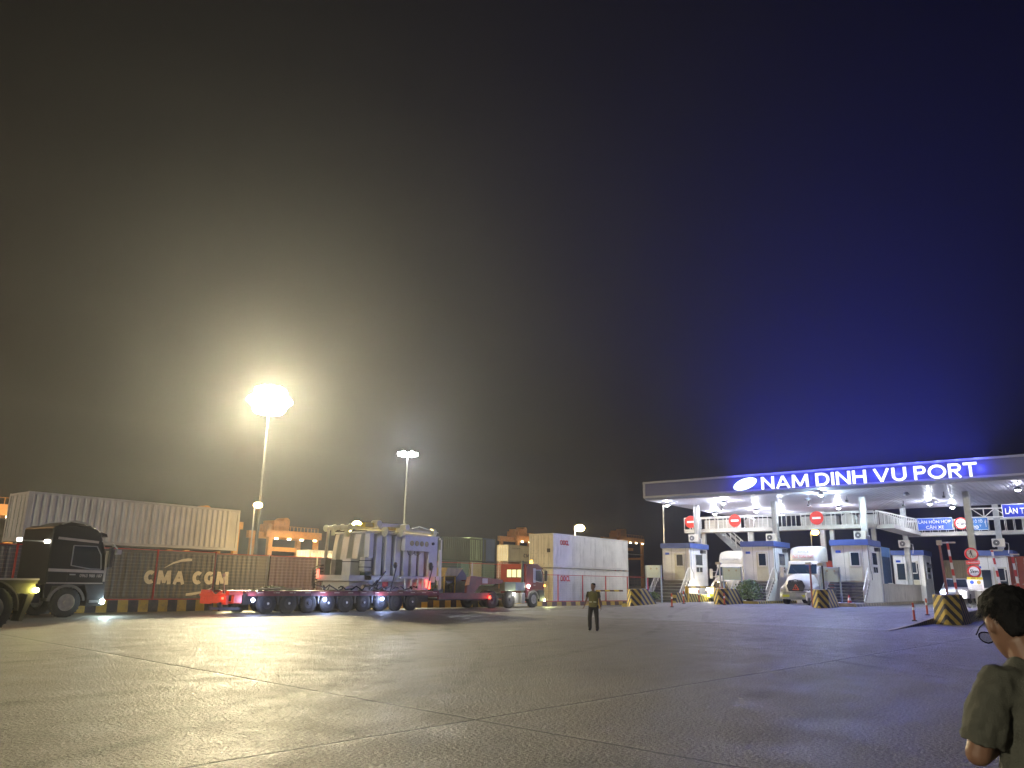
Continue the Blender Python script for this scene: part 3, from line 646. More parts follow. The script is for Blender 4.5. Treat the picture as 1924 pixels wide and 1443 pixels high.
b.bar((61.4, 7.85, 7.05), (61.4, 2.4, 6.95), .08); b.bar((61.4, 7.85, 6.45), (61.4, 2.4, 6.42), .08)
for k in range(4):
    y = 7.8-k*1.35; b.bar((61.4, y, 7.03), (61.4, y-.7, 6.45), .05); b.bar((61.4, y-.7, 6.45), (61.4, y-1.35, 7.0), .05); b.bar((61.4, y-.7, 6.45), (61.4, y-.7, 7.0), .06)
part('lattice', b, white, t)
# signs down the fourth column
t = thing('no_pedestrian_sign', 'round red-rimmed sign with a dark crossed figure on the fourth column', 'road sign', (61.25, 8.12, 4.02))
part('disc', MB().disc((0, 0, 0), .42, 'x', 30, .03), mat('sign_cream', (.6, .56, .48), .5), t); part('rim', MB().ring((-.02, 0, 0), .36, .06, 'x', 30, 8), signred, t)
b = MB().bar((-.03, .22, .24), (-.03, -.22, -.24), .05, .01).ball((-.03, .03, .18), .02, .05, .05, 8, 6).bar((-.03, .03, .13), (-.03, .0, -.05), .07, .02).bar((-.03, .0, -.05), (-.03, .10, -.24), .04, .02).bar((-.03, .0, -.05), (-.03, -.08, -.24), .04, .02).bar((-.03, .03, .1), (-.03, .16, -.02), .03, .02)
part('figure', b, mat('sign_black', (.02, .02, .02)), t)
t = thing('red_plate_sign', 'small red plate with white words between two round signs', 'road sign', (61.25, 8.1, 3.32))
part('panel', MB().bx(-.015, .015, -.40, .40, 0, .26), signred, t)
text('lettering', 'CẤM NGƯỜI ĐI BỘ', signwhite, t, (-.02, .37, .08), (0, -1, 0), (0, 0, 1), .74, .10, .01, .004)
t = thing('speed_limit_sign', 'round red-rimmed sign reading 5km below the small red plate', 'road sign', (61.25, 8.1, 2.86))
part('disc', MB().disc((0, 0, 0), .42, 'x', 30, .03), signwhite, t); part('rim', MB().ring((-.02, 0, 0), .36, .06, 'x', 30, 8), signred, t)
text('lettering', '5km', mat('sign_black', (.02, .02, .02)), t, (-.02, .24, -.11), (0, -1, 0), (0, 0, 1), .5, .24, .03, .006)
t = thing('notice_board', 'white notice board with yellow header and two round pictograms', 'notice board', (61.0, 8.08, 1.62))
part('panel', MB().bx(-.02, .02, -.46, .46, 0, .86), signwhite, t); part('header', MB().bx(-.03, -.021, -.46, .46, .70, .86), mat('sign_yellow', (.7, .55, .03)), t)
text('lettering', 'CHÚ Ý', dark, t, (-.032, .2, .73), (0, -1, 0), (0, 0, 1), .4, .09, .01, .004)
part('pictogram', MB().disc((-.03, .2, .53), .12, 'x', 20, .02), signblue, t); part('pictogram', MB().disc((-.03, -.2, .53), .12, 'x', 20, .02), mat('sign_ochre', (.6, .42, .08)), t)
b = MB(); 
for k in range(5): b.bx(-.026, -.021, -.38, .36-.1*(k % 2), .06+k*.07, .085+k*.07)
part('text_line', b, mat('sign_black', (.02, .02, .02)), t)
part('stand', MB().bx(.02, .06, -.42, -.38, -1.1, .8).bx(.02, .06, .38, .42, -1.1, .8), galv, t)

# ------------------------------------------------------------------ booths
def booth(label, x, y, z0, ztop, L=3.3, W=2.3, floor=2.1, stair=True, c=wallw, group='toll booths on the islands'):
    """front-left origin; front faces -x, service side faces -y; local y 0..W"""
    t = thing('toll_booth', label, 'booth', (x, y, z0), 0, group); F = floor-z0; Tt = ztop-z0
    part('wall', MB().bx(0, L, 0, W, F, Tt-.40), c, t)
    part('plinth', MB().bx(.05, L-.02, .02, W-.02, -.4, F-.003), c, t)
    part('roof', MB().bx(-.14, L+.14, -.14, W+.14, Tt-.40, Tt), bluep, t)
    for y_ in (0, W): part('corner_post', MB().bx(-.03, .03, y_-.03, y_+.03, F, Tt-.41), white, t)
    # door on the front with window
    d = part('door', MB().bx(-.035, .0, .42, 1.28, F+.05, F+2.05), mat('door_cream', (.55, .54, .44), .5, 0, .1), t)
    part('frame', MB().bx(-.06, -.03, .50, 1.16, F+1.02, F+2.02), white, d); part('pane', MB().bx(-.068, -.058, .57, 1.09, F+1.09, F+1.95), winb, d)
    # service side
    w_ = part('window', MB().bx(1.0, 2.35, -.05, 0, F+1.10, F+2.05), white, t); part('pane', MB().bx(1.08, 2.27, -.058, -.046, F+1.17, F+1.98), winb, w_)
    w_ = part('window', MB().bx(1.05, 2.3, -.05, 0, F+.55, F+1.08), white, t); part('pane', MB().bx(1.12, 1.62, -.058, -.046, F+.62, F+1.0).bx(1.72, 2.22, -.058, -.046, F+.62, F+1.0), winb, w_)
    part('number_plate', MB().bx(-.02, -.003, W-.55, W-.2, F+1.95, F+2.12), signblue, t)
    part('gutter_pipe', MB().tube([(L-.2, -.04, Tt-.42), (L-.2, -.04, .1)], .03, 6), white, t)
    part('cable', MB().tube([(.25, -.015, Tt-.41), (.25, -.02, F+.9), (.6, -.02, F+.5), (.6, -.02, F+.1)], .014, 5), dark, t)
    part('seam', MB().bx(-.004, -.001, .30, .315, F, Tt-.41).bx(-.004, -.001, 1.55, 1.565, F, Tt-.41).bx(.78, .795, -.004, -.001, F, Tt-.41), dark, t)
    part('lamp_box', MB().bx(2.0, 2.5, -.28, 0, F+1.55 if not stair else F+2.1, F+1.85 if not stair else F+2.35), dark, t)
    if stair:
        S = thing('entrance_stair', 'dark stone stair with white railings at the front of ' + label.split(',')[0], 'stair', (x, y, z0), 0, 'stairs at the booth fronts'); n = 8
        b = MB()
        for k in range(n): b.bx(-2.1+k*.262, 0, .02, W+.35, F*k/n-.02, F*(k+1)/n-.05)
        b.bx(-2.1, -.03, .03, W+.3, -.4, -.0)
        part('tread', b, mat('stair_stone', (.10, .10, .12), .35, 0, .35, 3), S)
        b = MB()
        poly = [(-2.12, -.4)]; 
        for k in range(n): poly += [(-2.12+k*.262, F*(k+1)/n-.07), (-2.12+(k+1)*.262, F*(k+1)/n-.07)]
        poly += [(-.02, -.4)]
        part('side_wall', MB().prism(poly, -.05, .018, 'y'), c, S)
        b = MB()
        for yy in (-.02, W+.30):
            p0, p1 = Vector((-2.05, yy, .05)), Vector((-.35, yy, F-.05)); b.bar(p0+Vector((0, 0, .95)), p1+Vector((0, 0, .95)), .06); b.bar(p0+Vector((0, 0, .2)), p1+Vector((0, 0, .2)), .045)
            for k in range(8): q = p0+(p1-p0)*k/7; b.bar(q+Vector((0, 0, .2 if 0 < k < 7 else -.1)), q+Vector((0, 0, .95)), .04)
            b.bar(p1+Vector((0, 0, .95)), (-.02, yy, F+.9), .06); b.bar((-.04, yy, F), (-.04, yy, F+.9), .045)
        part('railing', b, white, S)
    return t
b1 = booth('first booth from the left, white with blue roof band', 58, 27.2, .12, 4.95)
b2 = booth('second booth, white with a rust streak down its lane side', 58, 20.5, .45, 4.97)
part('rust_streak', MB().add([(2.1, -.006, 1.4), (1.5, -.006, -.1), (3.2, -.006, -.1), (3.0, -.006, 1.4), (2.6, -.006, 1.75)], [(0, 1, 2, 3, 4)]), mat('rust_orange', (.5, .25, .06), .8, 0, .5, 4), b2)
b3 = booth('third booth, cream fronted with blue roof band and long side wall', 58, 13.95, .5, 4.95, c=mat('booth_wall_cream', (.70, .68, .60), .6, 0, .08, 1.2, dirt=.2))
b4 = booth('fourth booth, cream and further back on the long platform', 74, 13.45, .5, 4.85, stair=False, floor=1.9)
b5 = booth('rightmost booth, white and partly hidden by the head of the bystander', 70, 6.7, .5, 4.6, stair=False, floor=1.3, W=2.6)
for t_ in (b4, b5):
    F = 1.4 if t_ is b4 else .8
    for y_ in (.35, 1.4): 
        w_ = part('window', MB().bx(-.05, -.0, y_, y_+.72, F+.45, F+1.9), white, t_); part('pane', MB().bx(-.058, -.048, y_+.06, y_+.66, F+.51, F+1.84), winb, w_)
# platform of the third island
pw = mat('platform_wall', (.52, .49, .43), .75, 0, .12, 1.5, dirt=.5)
t = thing('island_platform', 'long pale concrete platform wall joining the third and fourth booths', 'platform', (61.5, 14.0, .5))
part('wall', MB((61.5, 14.0, .5)).bx(61.33, 79.0, 13.85, 16.2, .1, 1.92), pw, t); part('coping', MB((61.5, 14.0, .5)).bx(61.33, 79.04, 13.80, 16.24, 1.921, 1.99), pw, t)
t = thing('corrugated_shutter', 'ribbed dark shutter panel with light blue top right of the third booth', 'shutter', (62.2, 14.05, 1.99)); b = MB(); vs = []
for k in range(41): x = k*.065; vs += [(x, -.03 if k % 2 else .02, 0), (x, -.03 if k % 2 else .02, 1.95)]
b.add(vs, [(2*i, 2*i+2, 2*i+3, 2*i+1) for i in range(40)]); part('slat_sheet', b, mat('shutter_blue', (.06, .12, .22), .3, .4), t)
part('top_panel', MB().bx(0, 2.62, -.04, .04, 1.95, 2.65), mat('shutter_top', (.12, .26, .55), .35), t); part('frame', MB().bx(-.05, 0, -.05, .05, 0, 2.65).bx(2.62, 2.67, -.05, .05, 0, 2.65), white, t)
part('foot', MB().bx(1.2, 2.6, -.1, .04, -.0, .07), white, t)
# air conditioner units on the columns
def ac(label, x, y, z):
    t = thing('air_conditioner', label, 'air conditioner', (x, y, z), 0, 'air conditioner units on the columns')
    part('casing', MB().bx(0, .34, -.42, .42, 0, .60), mat('ac_cream', (.60, .57, .50), .5, 0, .05, dirt=.25), t, bevel=.02)
    f = part('fan', MB().disc((-.005, .12, .30), .22, 'x', 24, .02), mat('fan_dark', (.06, .055, .05)), t); part('hub', MB().disc((-.02, .12, .30), .05, 'x', 12, .02), white, f)
    g2 = MB(); 
    for r_ in (.09, .15, .21): g2.ring((-.022, .12, .30), r_, .006, 'x', 20, 4)
    part('grille', g2, galv, f)
    part('hose', MB().tube([(.2, -.42, .3), (.2, -.62, .25), (.2, -.62, -.1), (.2, -.55, -.5)], .025, 6), white, t)
    part('bracket', MB().bx(.0, .5, -.35, -.31, -.05, 0).bx(.0, .5, .31, .35, -.05, 0), galv, t); return t
ac('air conditioner on the first column above the first booth', 60.9, 28.15, 5.2)
ac('air conditioner on the second column above the second booth', 60.9, 21.6, 5.1)
ac('air conditioner on the third column above the third booth', 60.9, 15.05, 5.12)
ac('air conditioner on the far column above the fourth booth', 71.4, 14.25, 4.98)
ac('air conditioner at the right, above the rightmost booth', 69.5, 7.35, 4.85)

# ------------------------------------------------------------------ islands, wedges, bollards
def wedge(label, x, y, z, L=2.5, W=1.05, H=1.2, top=1.5):
    t = thing('concrete_barrier', label, 'barrier', (x, y, z), 0, 'wedge barriers with yellow and black chevrons at the island noses')
    h = W/2; rs = []
    b = MB(); b.rings([[(px_, -w_, -.1), (px_, -w_*.93, pz), (px_, w_*.93, pz), (px_, w_, -.1)] for px_, w_, pz in ((0, .06, H*.97), (.42, h, H), (.42+top*.62, h, H), (L*.86, h, H*.42), (L, h, .02))])
    part('body', b, yb_chev, t, bevel=.03); return t
wedge('leftmost chevron wedge barrier, at the nose of the first island', 48.6, 27.25, .0, 2.9, 1.15, 1.38, 1.6)
wedge('chevron wedge barrier in front of the second booth, left of the bush', 50.6, 21.75, .33, 3.1, 1.1, 1.18, 2.3)
wedge('chevron wedge barrier in front of the white lorry and the third booth', 49.9, 15.05, .33, 2.7, 1.0, 1.22, 1.9)
wedge('rightmost chevron wedge barrier beside the bystander, on the lower lane', 43.7, 7.2, .0, 3.2, 1.25, 1.42, 1.5)
def island(label, x0, x1, y0, y1, z0, h, fill=True, mt=None):
    t = thing('lane_island', label, 'kerb island', (x0, y0, z0), 0, 'striped kerb islands between the lanes')
    part('kerb', MB().bx(0, x1-x0, 0, y1-y0, -.5, h), mt or yb_diag, t)
    part('paving', MB().bx(.15, x1-x0-.1, .15, y1-y0-.1, h, h+.02), conc, t); return t
island('striped kerb island leading to the first booth', 51.4, 58, 26.8, 29.6, .05, .30)
island('striped kerb island beside the second booth', 53.6, 61.6, 20.2, 22.9, .45, .22)
island('worn kerb island beneath the third booth and long platform', 53.0, 79.2, 13.7, 16.3, .5, .20, mt=stripes('worn_kerb', (.40, .34, .22), (.20, .17, .14), .7, 'diag', .5))
island('striped kerb island behind the rightmost chevron wedge', 47, 60.5, 6.8, 8.0, .0, .55)
t = thing('striped_block', 'taller yellow and black striped wall block on the first island, right of its stair', 'barrier', (53.0, 26.3, 0))
part('body', MB().prism([(0, -.2), (6.6, -.2), (6.2, 1.0), (.35, 1.15)], -.15, .25, 'y'), yb_diag, t, bevel=.03)
t = thing('concrete_platform', 'grey concrete platform with white edge behind the rightmost wedge', 'platform', (56, 5, 0))
part('wall', MB((56, 5, 0)).bx(56, 66, 1.5, 6.75, 0, .88), conc, t); part('edge', MB((56, 5, 0)).bx(55.9, 66, 1.5, 6.78, .881, .98), white, t)
def bollard(label, x, y, h=.8):
    t = thing('marker_post', label, 'bollard', (x, y, GH(x, y)), 0, 'thin orange-red marker posts')
    part('post', MB().cyl((0, 0, 0), (0, 0, h), .05, .045, 10), mat('marker_orange', (.55, .08, .03), .5), t); part('band', MB().cyl((0, 0, h*.6), (0, 0, h*.75), .052, n=10), signwhite, t)
    part('base', MB().cyl((0, 0, 0), (0, 0, .05), .14, .10, 12), black, t); return t
bollard('marker post in front of the low kerb of the first island', 46.2, 23.0, .85)
bollard('marker post in front of the striped block of the first island', 50.2, 24.1, .85)
bollard('marker post with white band nearest the lit truck headlamp of the first lane', 54.2, 24.8, .85)
bollard('marker post standing before the wedge left of the bush', 50.2, 21.2, .75)
bollard('left marker post on the edge of the raised concrete ramp', 42.3, 8.35, .85)
bollard('right marker post on the edge of the raised concrete ramp', 46.6, 8.55, .85)
t = thing('traffic_cone', 'pink-red traffic cone by the third booth stair', 'traffic cone', (55.5, 14.75, .5))
part('cone', MB().cyl((0, 0, .04), (0, 0, .72), .17, .03, 16), mat('cone_red', (.7, .10, .07), .5), t, smooth=True); part('sleeve', MB().cyl((0, 0, .36), (0, 0, .54), .115, .075, 16), signwhite, t); part('base', MB().box(0, 0, .02, .42, .42, .04), mat('cone_red', (.7, .1, .07)), t)
# panels on two legs at the front of the islands
pale = mat('pale_blue_panel', (.58, .72, .80), .35, 0, .06, 1.2)
def panel_sign(label, x, y0, y1, z0, z1, zg):
    t = thing('panel_board', label, 'panel board', (x, (y0+y1)/2, zg), 0, 'blank pale blue panels on two legs'); w_ = (y0-y1)/2
    part('panel', MB().bx(-.05, .05, -w_+.05, w_-.05, z0-zg, z1-zg), pale, t, bevel=.02)
    for s_ in (-1, 1): part('leg', MB().box(0, s_*w_, (z1-zg)/2-.15, .09, .09, z1-zg+.3), mat('leg_blue', (.35, .45, .55), .4), t)
    part('bolt', MB().cyl((-.06, -w_*.5, z1-zg-.25), (-.05, -w_*.5, z1-zg-.25), .07, n=12).cyl((-.06, w_*.3, z1-zg-.25), (-.05, w_*.3, z1-zg-.25), .07, n=12), galv, t); return t
panel_sign('pale blue panel on two legs left of the first booth stair', 54.3, 29.1, 27.85, 2.2, 3.12, .35)
panel_sign('pale blue panel on two legs before the white lorry in the first lane', 54.5, 23.0, 21.65, 2.1, 3.0, .7)
panel_sign('brightly lit pale blue panel on two legs by the third booth', 54.5, 16.15, 14.95, 2.03, 2.98, .7)
# barrier posts and poles
def pole(name, label, x, y, z, h, tilt, mt, head=None, cat='pole'):
    t = thing(name, label, cat, (x, y, z)); d = Vector((0, tilt, h)); part('pole', MB().bar((0, 0, 0), d, .13, .13), mt, t)
    if head: part('head', head(MB(), d), mat('pole_head', (.55, .50, .38), .5), t)
    return t
pole('camera_pole', 'dark red pole with a square lamp head right of the fourth booth', 55.5, 8.9, .5, 3.85, .15, mat('pole_dark_red', (.25, .07, .07), .5), lambda b, d: b.box(d.x, d.y, d.z+.15, .3, .28, .3))
pole('barrier_arm', 'raised white barrier arm with faded red bands and a cross head', 56.5, 7.9+.6, .5, 4.1, .25, rw_band, lambda b, d: b.box(d.x, d.y, d.z-.05, .12, .9, .1), 'barrier arm')
pole('barrier_arm', 'raised red and white barrier arm left of the rightmost booth', 60.5, 6.5, .5, 3.7, .32, rw_band, lambda b, d: b.box(d.x, d.y-.25, d.z, .12, .7, .1), 'barrier arm')
pole('barrier_arm', 'raised red and white barrier arm over the head of the bystander', 58.5, 5.35, .5, 3.35, .2, rw_band, lambda b, d: b.box(d.x, d.y-.15, d.z, .12, .5, .1), 'barrier arm')
for lb, x, y, z, L_, n_ in (('low yellow barrier arm in front of the white stacked containers', 47.9, 29.4, 1.22, 1.9, 5), ('low yellow barrier arm across the first lane by the striped block', 55.2, 26.1, 1.55, 2.2, 5)):
    t = thing('barrier_arm', lb, 'barrier arm', (x, y, 0)); part('arm', MB().bar((0, 0, z), (0, -L_, z+.03), .09, .11), stripes('yellow_dark_arm', (.65, .5, .05), (.15, .1, .05), .75, 'diagy', .1), t)
    part('stand', MB().box(0, .1, z/2, .22, .22, z+.1), yel, t)
for lb, x, y, h, mt in (('taller thin red pole with a small white lamp on the fence line', 63.7, 37.3, 3.9, redp), ('short camera pole at the nose of the second island', 52.3, 22.3, 2.7, galv), ('dark post with a box on top of the wedge by the third booth', 51.0, 15.0, 2.6, dark), ('camera post beside the chrome grilled lorry', 51.0, 15.75, 2.65, mat('pole_dark_red', (.25, .07, .07)))):
    t = thing('camera_pole', lb, 'pole', (x, y, GH(x, y))); part('pole', MB().cyl((0, 0, 0), (0, 0, h), .06, n=8), mt, t); part('head', MB().box(0, .08, h, .22, .34, .16), mat('pole_head', (.55, .5, .38)), t)
# bush and pots
leafm = mat('leaf_green', (.16, .26, .09), .5, 0, .5, 9)
def bush(label, x, y, z, r, h, n, cat='bush', pot=True):
    t = thing('potted_bush', label, cat, (x, y, z)); b = MB(); rnd = random.Random(int(x*7+y))
    for i in range(n):
        u = rnd.random()**.5; a = rnd.uniform(0, 6.28); q = rnd.random(); rad = r*u*math.sin(math.pi*min(.95, .22+.7*q))*(1+.28*math.sin(3*a+q*5)+.15*math.sin(7*a))
        c = Vector((rad*math.cos(a), rad*math.sin(a), .35+h*q)); d = Vector((rnd.gauss(0, 1), rnd.gauss(0, 1), rnd.gauss(.3, .7))).normalized(); e = d.cross(Vector((rnd.gauss(0, 1), rnd.gauss(0, 1), 1))).normalized()
        L_ = rnd.uniform(.09, .19); wd = L_*.26
        b.add([c, c+d*L_*.5+e*wd, c+d*L_, c+d*L_*.5-e*wd], [(0, 1, 2, 3)])
    part('foliage', b, leafm, t)
    b = MB()
    for i in range(9):
        a = rnd.uniform(0, 6.28); b.tube([(0, 0, .25), (r*.3*math.cos(a), r*.3*math.sin(a), .35+h*.4), (r*.6*math.cos(a), r*.6*math.sin(a), .35+h*.8)], [.03, .02, .008], 5)
    part('stem', b, mat('bark', (.08, .06, .04), .9), t)
    part('pot', MB().cyl((0, 0, 0), (0, 0, .36), .20, .27, 14), dark, t)
bush('round leafy bush in a dark pot in front of the second booth', 54.0, 20.95, .47, 1.0, 1.25, 1900)
bush('small flowering shrub at the foot of the third booth stair', 54.3, 15.8, .5, .45, .6, 700)
bush('low shrub against the first booth stair behind the striped kerb', 54.2, 28.6, .3, .6, .45, 700)
# ------------------------------------------------------------------ vehicles
rim_m = mat('wheel_rim', (.30, .29, .27), .45, .6, .2, 6)
def wheel(t, x, y, r, wd=.32, side=-1, rimr=.55, z=None, hubc=None, rm=None):
    z = r if z is None else z
    b = MB(); n = 28; prof = [(-wd/2, r*rimr), (-wd/2, r*.88), (-wd*.36, r*.985), (-wd*.15, r), (wd*.15, r), (wd*.36, r*.985), (wd/2, r*.88), (wd/2, r*rimr)]
    b.rings([[(x+q*math.cos(a), y+p, z+q*math.sin(a)) for a in [2*math.pi*k/n for k in range(n)]] for p, q in prof], cap=False)
    for k in range(28): a = 2*math.pi*k/28; b.box(x+r*.985*math.cos(a), y, z+r*.985*math.sin(a), .05, wd*.8, .05)
    w_ = part('wheel', b, black, t, smooth=True); s = side
    b = MB(); b.cyl((x, y+s*wd*.46, z), (x, y+s*wd*.1, z), r*rimr, r*rimr*.82, 24).cyl((x, y+s*wd*.62, z), (x, y+s*wd*.1, z), r*.17, r*.22, 12)
    for k in range(8): a = 2*math.pi*k/8; b.cyl((x+r*.32*math.cos(a), y+s*wd*.12, z+r*.32*math.sin(a)), (x+r*.32*math.cos(a), y+s*wd*.22, z+r*.32*math.sin(a)), .025, n=6)
    b.ring((x, y+s*wd*.46, z), r*rimr, .018, 'y', 24, 6)
    part('rim', b, rm or rim_m, w_, smooth=True)
    if hubc: part('hub', MB().cyl((x, y+s*wd*.70, z), (x, y+s*wd*.5, z), r*.12, n=12), hubc, w_)
    return w_
def cab_over(t, paint, S=1.0, roof=3.55, visor=True, bare=False):
    """cab of a flat fronted tractor, +x forward, origin under the front axle; near side is -y"""
    W = 1.25*S
    def s(p): return [(a*S, b_*S) for a, b_ in p]
    arch = [(.72*math.cos(a), .53+.70*math.sin(a)) for a in [R(10), R(40), R(70), R(90), R(110), R(140), R(170)]]
    lower = [(1.42, .48), (.76, .48)] + arch + [(-.88, .62)]
    prof = s([(-.88, 1.0), (-.88, roof-.25), (-.70, roof-.02), (.55, roof), (1.05, roof-.28), (1.33, 2.55), (1.44, 1.75), (1.45, .95)] + lower)
    # split body above the arch so that polygons stay clean
    cabp = s([(-.88, 1.28), (-.88, roof-.12), (-.60, roof-.02), (.55, roof), (1.02, roof-.22), (1.30, 2.60), (1.43, 1.75), (1.45, 1.28)])
    part('cab', MB().rings([[(x, y, z) for x, z in cabp] for y in (-W, W)]).add([], []), paint, t, bevel=.05*S)
    part('bumper', MB().prism(s([(.80, .42), (1.46, .42), (1.50, .80), (1.45, 1.275), (.62, 1.275), (.78, .9)]), -W, W, 'y'), dark, t, bevel=.03)
    b = MB(); n = 12
    for k in range(n):
        a0_, a1_ = R(8+164*k/n), R(8+164*(k+1)/n)
        q = [( (r_*math.cos(a))*S, (.53+r_*math.sin(a))*S) for a, r_ in ((a0_, .64), (a1_, .64), (a1_, .74), (a0_, .74))]; b.prism(q, -W-.02, -W+.5, 'y'); b.prism(q, W-.5, W+.02, 'y')
    part('fender', b, mat('fender_grey', (.20, .19, .17), .5, 0, .15), t)
    part('lower_panel', MB().prism(s([(-.88, .75), (-.72, .75), (-.60, 1.2), (.62, 1.2), (.62, 1.278), (-.88, 1.278)]), -W+.02, W-.02, 'y'), paint, t)
    # windows, near and far side, windscreen
    win = s([(-.02, 2.0), (-.02, 2.78), (.92, 2.78), (1.12, 2.45), (1.20, 1.88), (.75, 1.88)])
    for sg in (-1, 1):
        y = sg*(W+.004)
        d = part('door', MB().prism(s([(-.10, 1.35), (-.10, 2.92), (.98, 2.92), (1.22, 2.45), (1.32, 1.8), (1.33, 1.35)]), y-.006, y+.006, 'y'), paint, t)
        part('pane', MB().prism(win, y-.012, y+.012, 'y'), winb, d)
        b = MB(); y2 = y+sg*.02
        for i in range(len(win)): p, q = win[i], win[(i+1) % len(win)]; b.bar((p[0], y2, p[1]), (q[0], y2, q[1]), .035*S)
        part('frame', b, galv, d)
        part('handle', MB().bx(-.02*S, .20*S, min(y, y+sg*.05), max(y, y+sg*.05), 1.62*S, 1.67*S), galv, d)
        part('mirror', MB().bx(1.42*S, 1.56*S, y+sg*.10-.1, y+sg*.10+.1, 1.95*S, 2.75*S).bar((1.25*S, y, 2.8*S), (1.5*S, y+sg*.12, 2.8*S), .05), dark, t, bevel=.02)
    part('windscreen', MB().prism(s([(1.425, 1.86), (1.44, 1.86), (1.315, 2.62), (1.06, roof-.38), (1.045, roof-.38), (1.30, 2.62)]), -W*.90, W*.90, 'y'), winb, t)
    if visor: part('sun_visor', MB().prism(s([(1.04, roof-.36), (1.34, roof-.42), (1.30, roof-.30), (1.02, roof-.22)]), -W*.95, W*.95, 'y'), paint, t)
    b = MB(); 
    for k in range(5): b.bx(1.44*S, 1.475*S, -W*.75, W*.75, (1.32+k*.09)*S, (1.37+k*.09)*S)
    part('grille', b, dark, t)
    return prof
def sline(y, pts, w_, name, mt, t):
    b = MB()
    for i in range(len(pts)-1): b.bar((pts[i][0], y, pts[i][1]), (pts[i+1][0], y, pts[i+1][1]), .02, w_)
    return part(name, b, mt, t)
# --- black tractor at the left
S = 1.05
bt = thing('black_lorry', 'black flat fronted lorry at the left with pale side stripes and lit fog lamp', 'lorry', (14.85, 36.35, 0), R(3))
bpaint = mat('black_paint', (.010, .011, .012), .34, .0, .3, 1)
cab_over(bt, bpaint, S, 3.60); W = 1.25*S
sline(-W-.035, [(-.70, 3.20), (1.0, 3.10)], .10, 'stripe', pale_letter, bt); sline(-W-.03, [(-.90, 1.90), (1.50, 1.86)], .12, 'stripe', pale_letter, bt); sline(-W-.03, [(-.90, 1.38), (1.42, 1.38)], .05, 'stripe', pale_letter, bt)
part('stripe', MB().bx(1.42, 1.50, -W-.03, -W+.05, 1.45, 2.75), pale_letter, bt)
text('lettering', '0963 988 107', pale_letter, bt, (.40, -W-.02, 1.63), (1, 0, 0), (0, 0, 1), .95, .13, .01, .005)
part('beacon', MB().cyl((.85, -.5, 3.56), (.85, -.5, 3.82), .12, .07, 12), emi('beacon_orange', (1, .25, .03), 1.2), bt)
part('air_deflector', MB().prism([(-.75, 3.70), (-.1, 3.92), (.50, 3.86), (.85, 3.66)], -.9, .9, 'y'), bpaint, bt, bevel=.04)
b = MB().tube([(-.5, -1.0, 3.78), (0, -1.0, 3.97), (.55, -1.0, 3.88), (.92, -1.0, 3.60)], .03, 6); part('roof_rail', b, galv, bt)
part('mirror_arm', MB().tube([(1.15, -W, 3.15), (1.6, -W-.1, 3.08), (1.85, -W-.1, 2.82)], .03, 6).box(1.88, -W-.1, 2.72, .22, .16, .2), galv, bt)
b = MB().bx(-6.2, -1.0, -.55, .55, .75, 1.15).bx(-2.3, -1.05, -1.3, 1.3, .6, 1.3).bx(-6.4, -2.4, -1.28, 1.28, 1.32, 1.40); part('chassis', b, dark, bt)
for x in (-3.4, -4.9): wheel(bt, x, -1.15, .58); wheel(bt, x, 1.15, .58, side=1)
wheel(bt, 0, -1.2, .60, rimr=.56, rm=mat('rim_pale', (.50, .47, .38), .4, .5, .2, 8)); wheel(bt, 0, 1.2, .60, side=1)
part('bumper_step', MB().bx(.95, 1.58, -W-.04, -W+.2, .58, .68), galv, bt)
part('fog_lamp', MB().ball((1.52, -W+.06, .62), .13, .13, .11), emi('fog_lamp_white', (.80, 1.0, .92), 160), bt); lamp('fog_light', (1.8, -W-.05, .66), (.7, .95, 1.0), 130, .1, parent=bt)
part('work_lamp', MB().box(-.98, -1.02, 3.05, .12, .18, .14), emi('work_lamp_warm', (1, .9, .75), 14), bt); part('work_lamp', MB().box(-2.0, -.9, 3.08, .12, .18, .14), emi('work_lamp_warm', (1, .9, .75), 14), bt)
part('lamp_bar', MB().tube([(-.9, -.9, 3.05), (-2.0, -.9, 3.05)], .03, 6), galv, bt)
part('license_plate', MB().bx(1.575, 1.60, -.3, .3, .6, .75), signwhite, bt)
# --- flat trailer/dolly whose end shows nearer at the very left
fb = thing('flatbed_trailer', 'olive flatbed trailer with a big dark wheel cut off by the left edge', 'trailer', (9.35, 26.9, 0), R(5)); ol = mat('olive_paint', (.10, .095, .055), .5, 0, .2, 2, dirt=.4)
part('deck', MB().bx(-7, 1.25, .02, 2.5, 1.42, 1.56), ol, fb); part('side_beam', MB().bx(-7, 1.22, .08, .2, 1.12, 1.42).bx(-7, 1.2, 2.3, 2.42, 1.12, 1.42), ol, fb)
part('edge_strip', MB().bx(-7, 1.27, -.01, .02, 1.52, 1.575), pale_letter, fb)
for x in (-.05, -1.75): wheel(fb, x, .12, .68, .4); wheel(fb, x, 2.35, .68, .4, side=1)
b = MB(); n = 9
for k in range(n):
    a0_, a1_ = R(-5+95*k/n), R(-5+95*(k+1)/n); q = [(-.05+r_*math.cos(a), .68+r_*math.sin(a)) for a, r_ in ((a0_, .80), (a1_, .80), (a1_, .84), (a0_, .84))]; b.prism(q, -.02, .45, 'y')
part('fender', b, mat('fender_pale', (.26, .24, .17), .5, 0, .2), fb)
part('mud_flap', MB().add([(1.0, 0, 1.1), (1.2, 0, 1.1), (.95, 0, .3), (.85, 0, .3), (1.0, .5, 1.1), (1.2, .5, 1.1), (.95, .5, .3), (.85, .5, .3)], [(0, 1, 2, 3), (4, 5, 6, 7), (0, 1, 5, 4), (1, 2, 6, 5), (2, 3, 7, 6)]), ol, fb)
part('side_lamp', MB().ball((1.22, .0, 1.22), .09, .07, .08), emi('lamp_yellow', (1, .95, .2), 90), fb); lamp('side_light', (1.35, -.2, 1.2), (1, .85, .4), 9, .1, parent=fb)
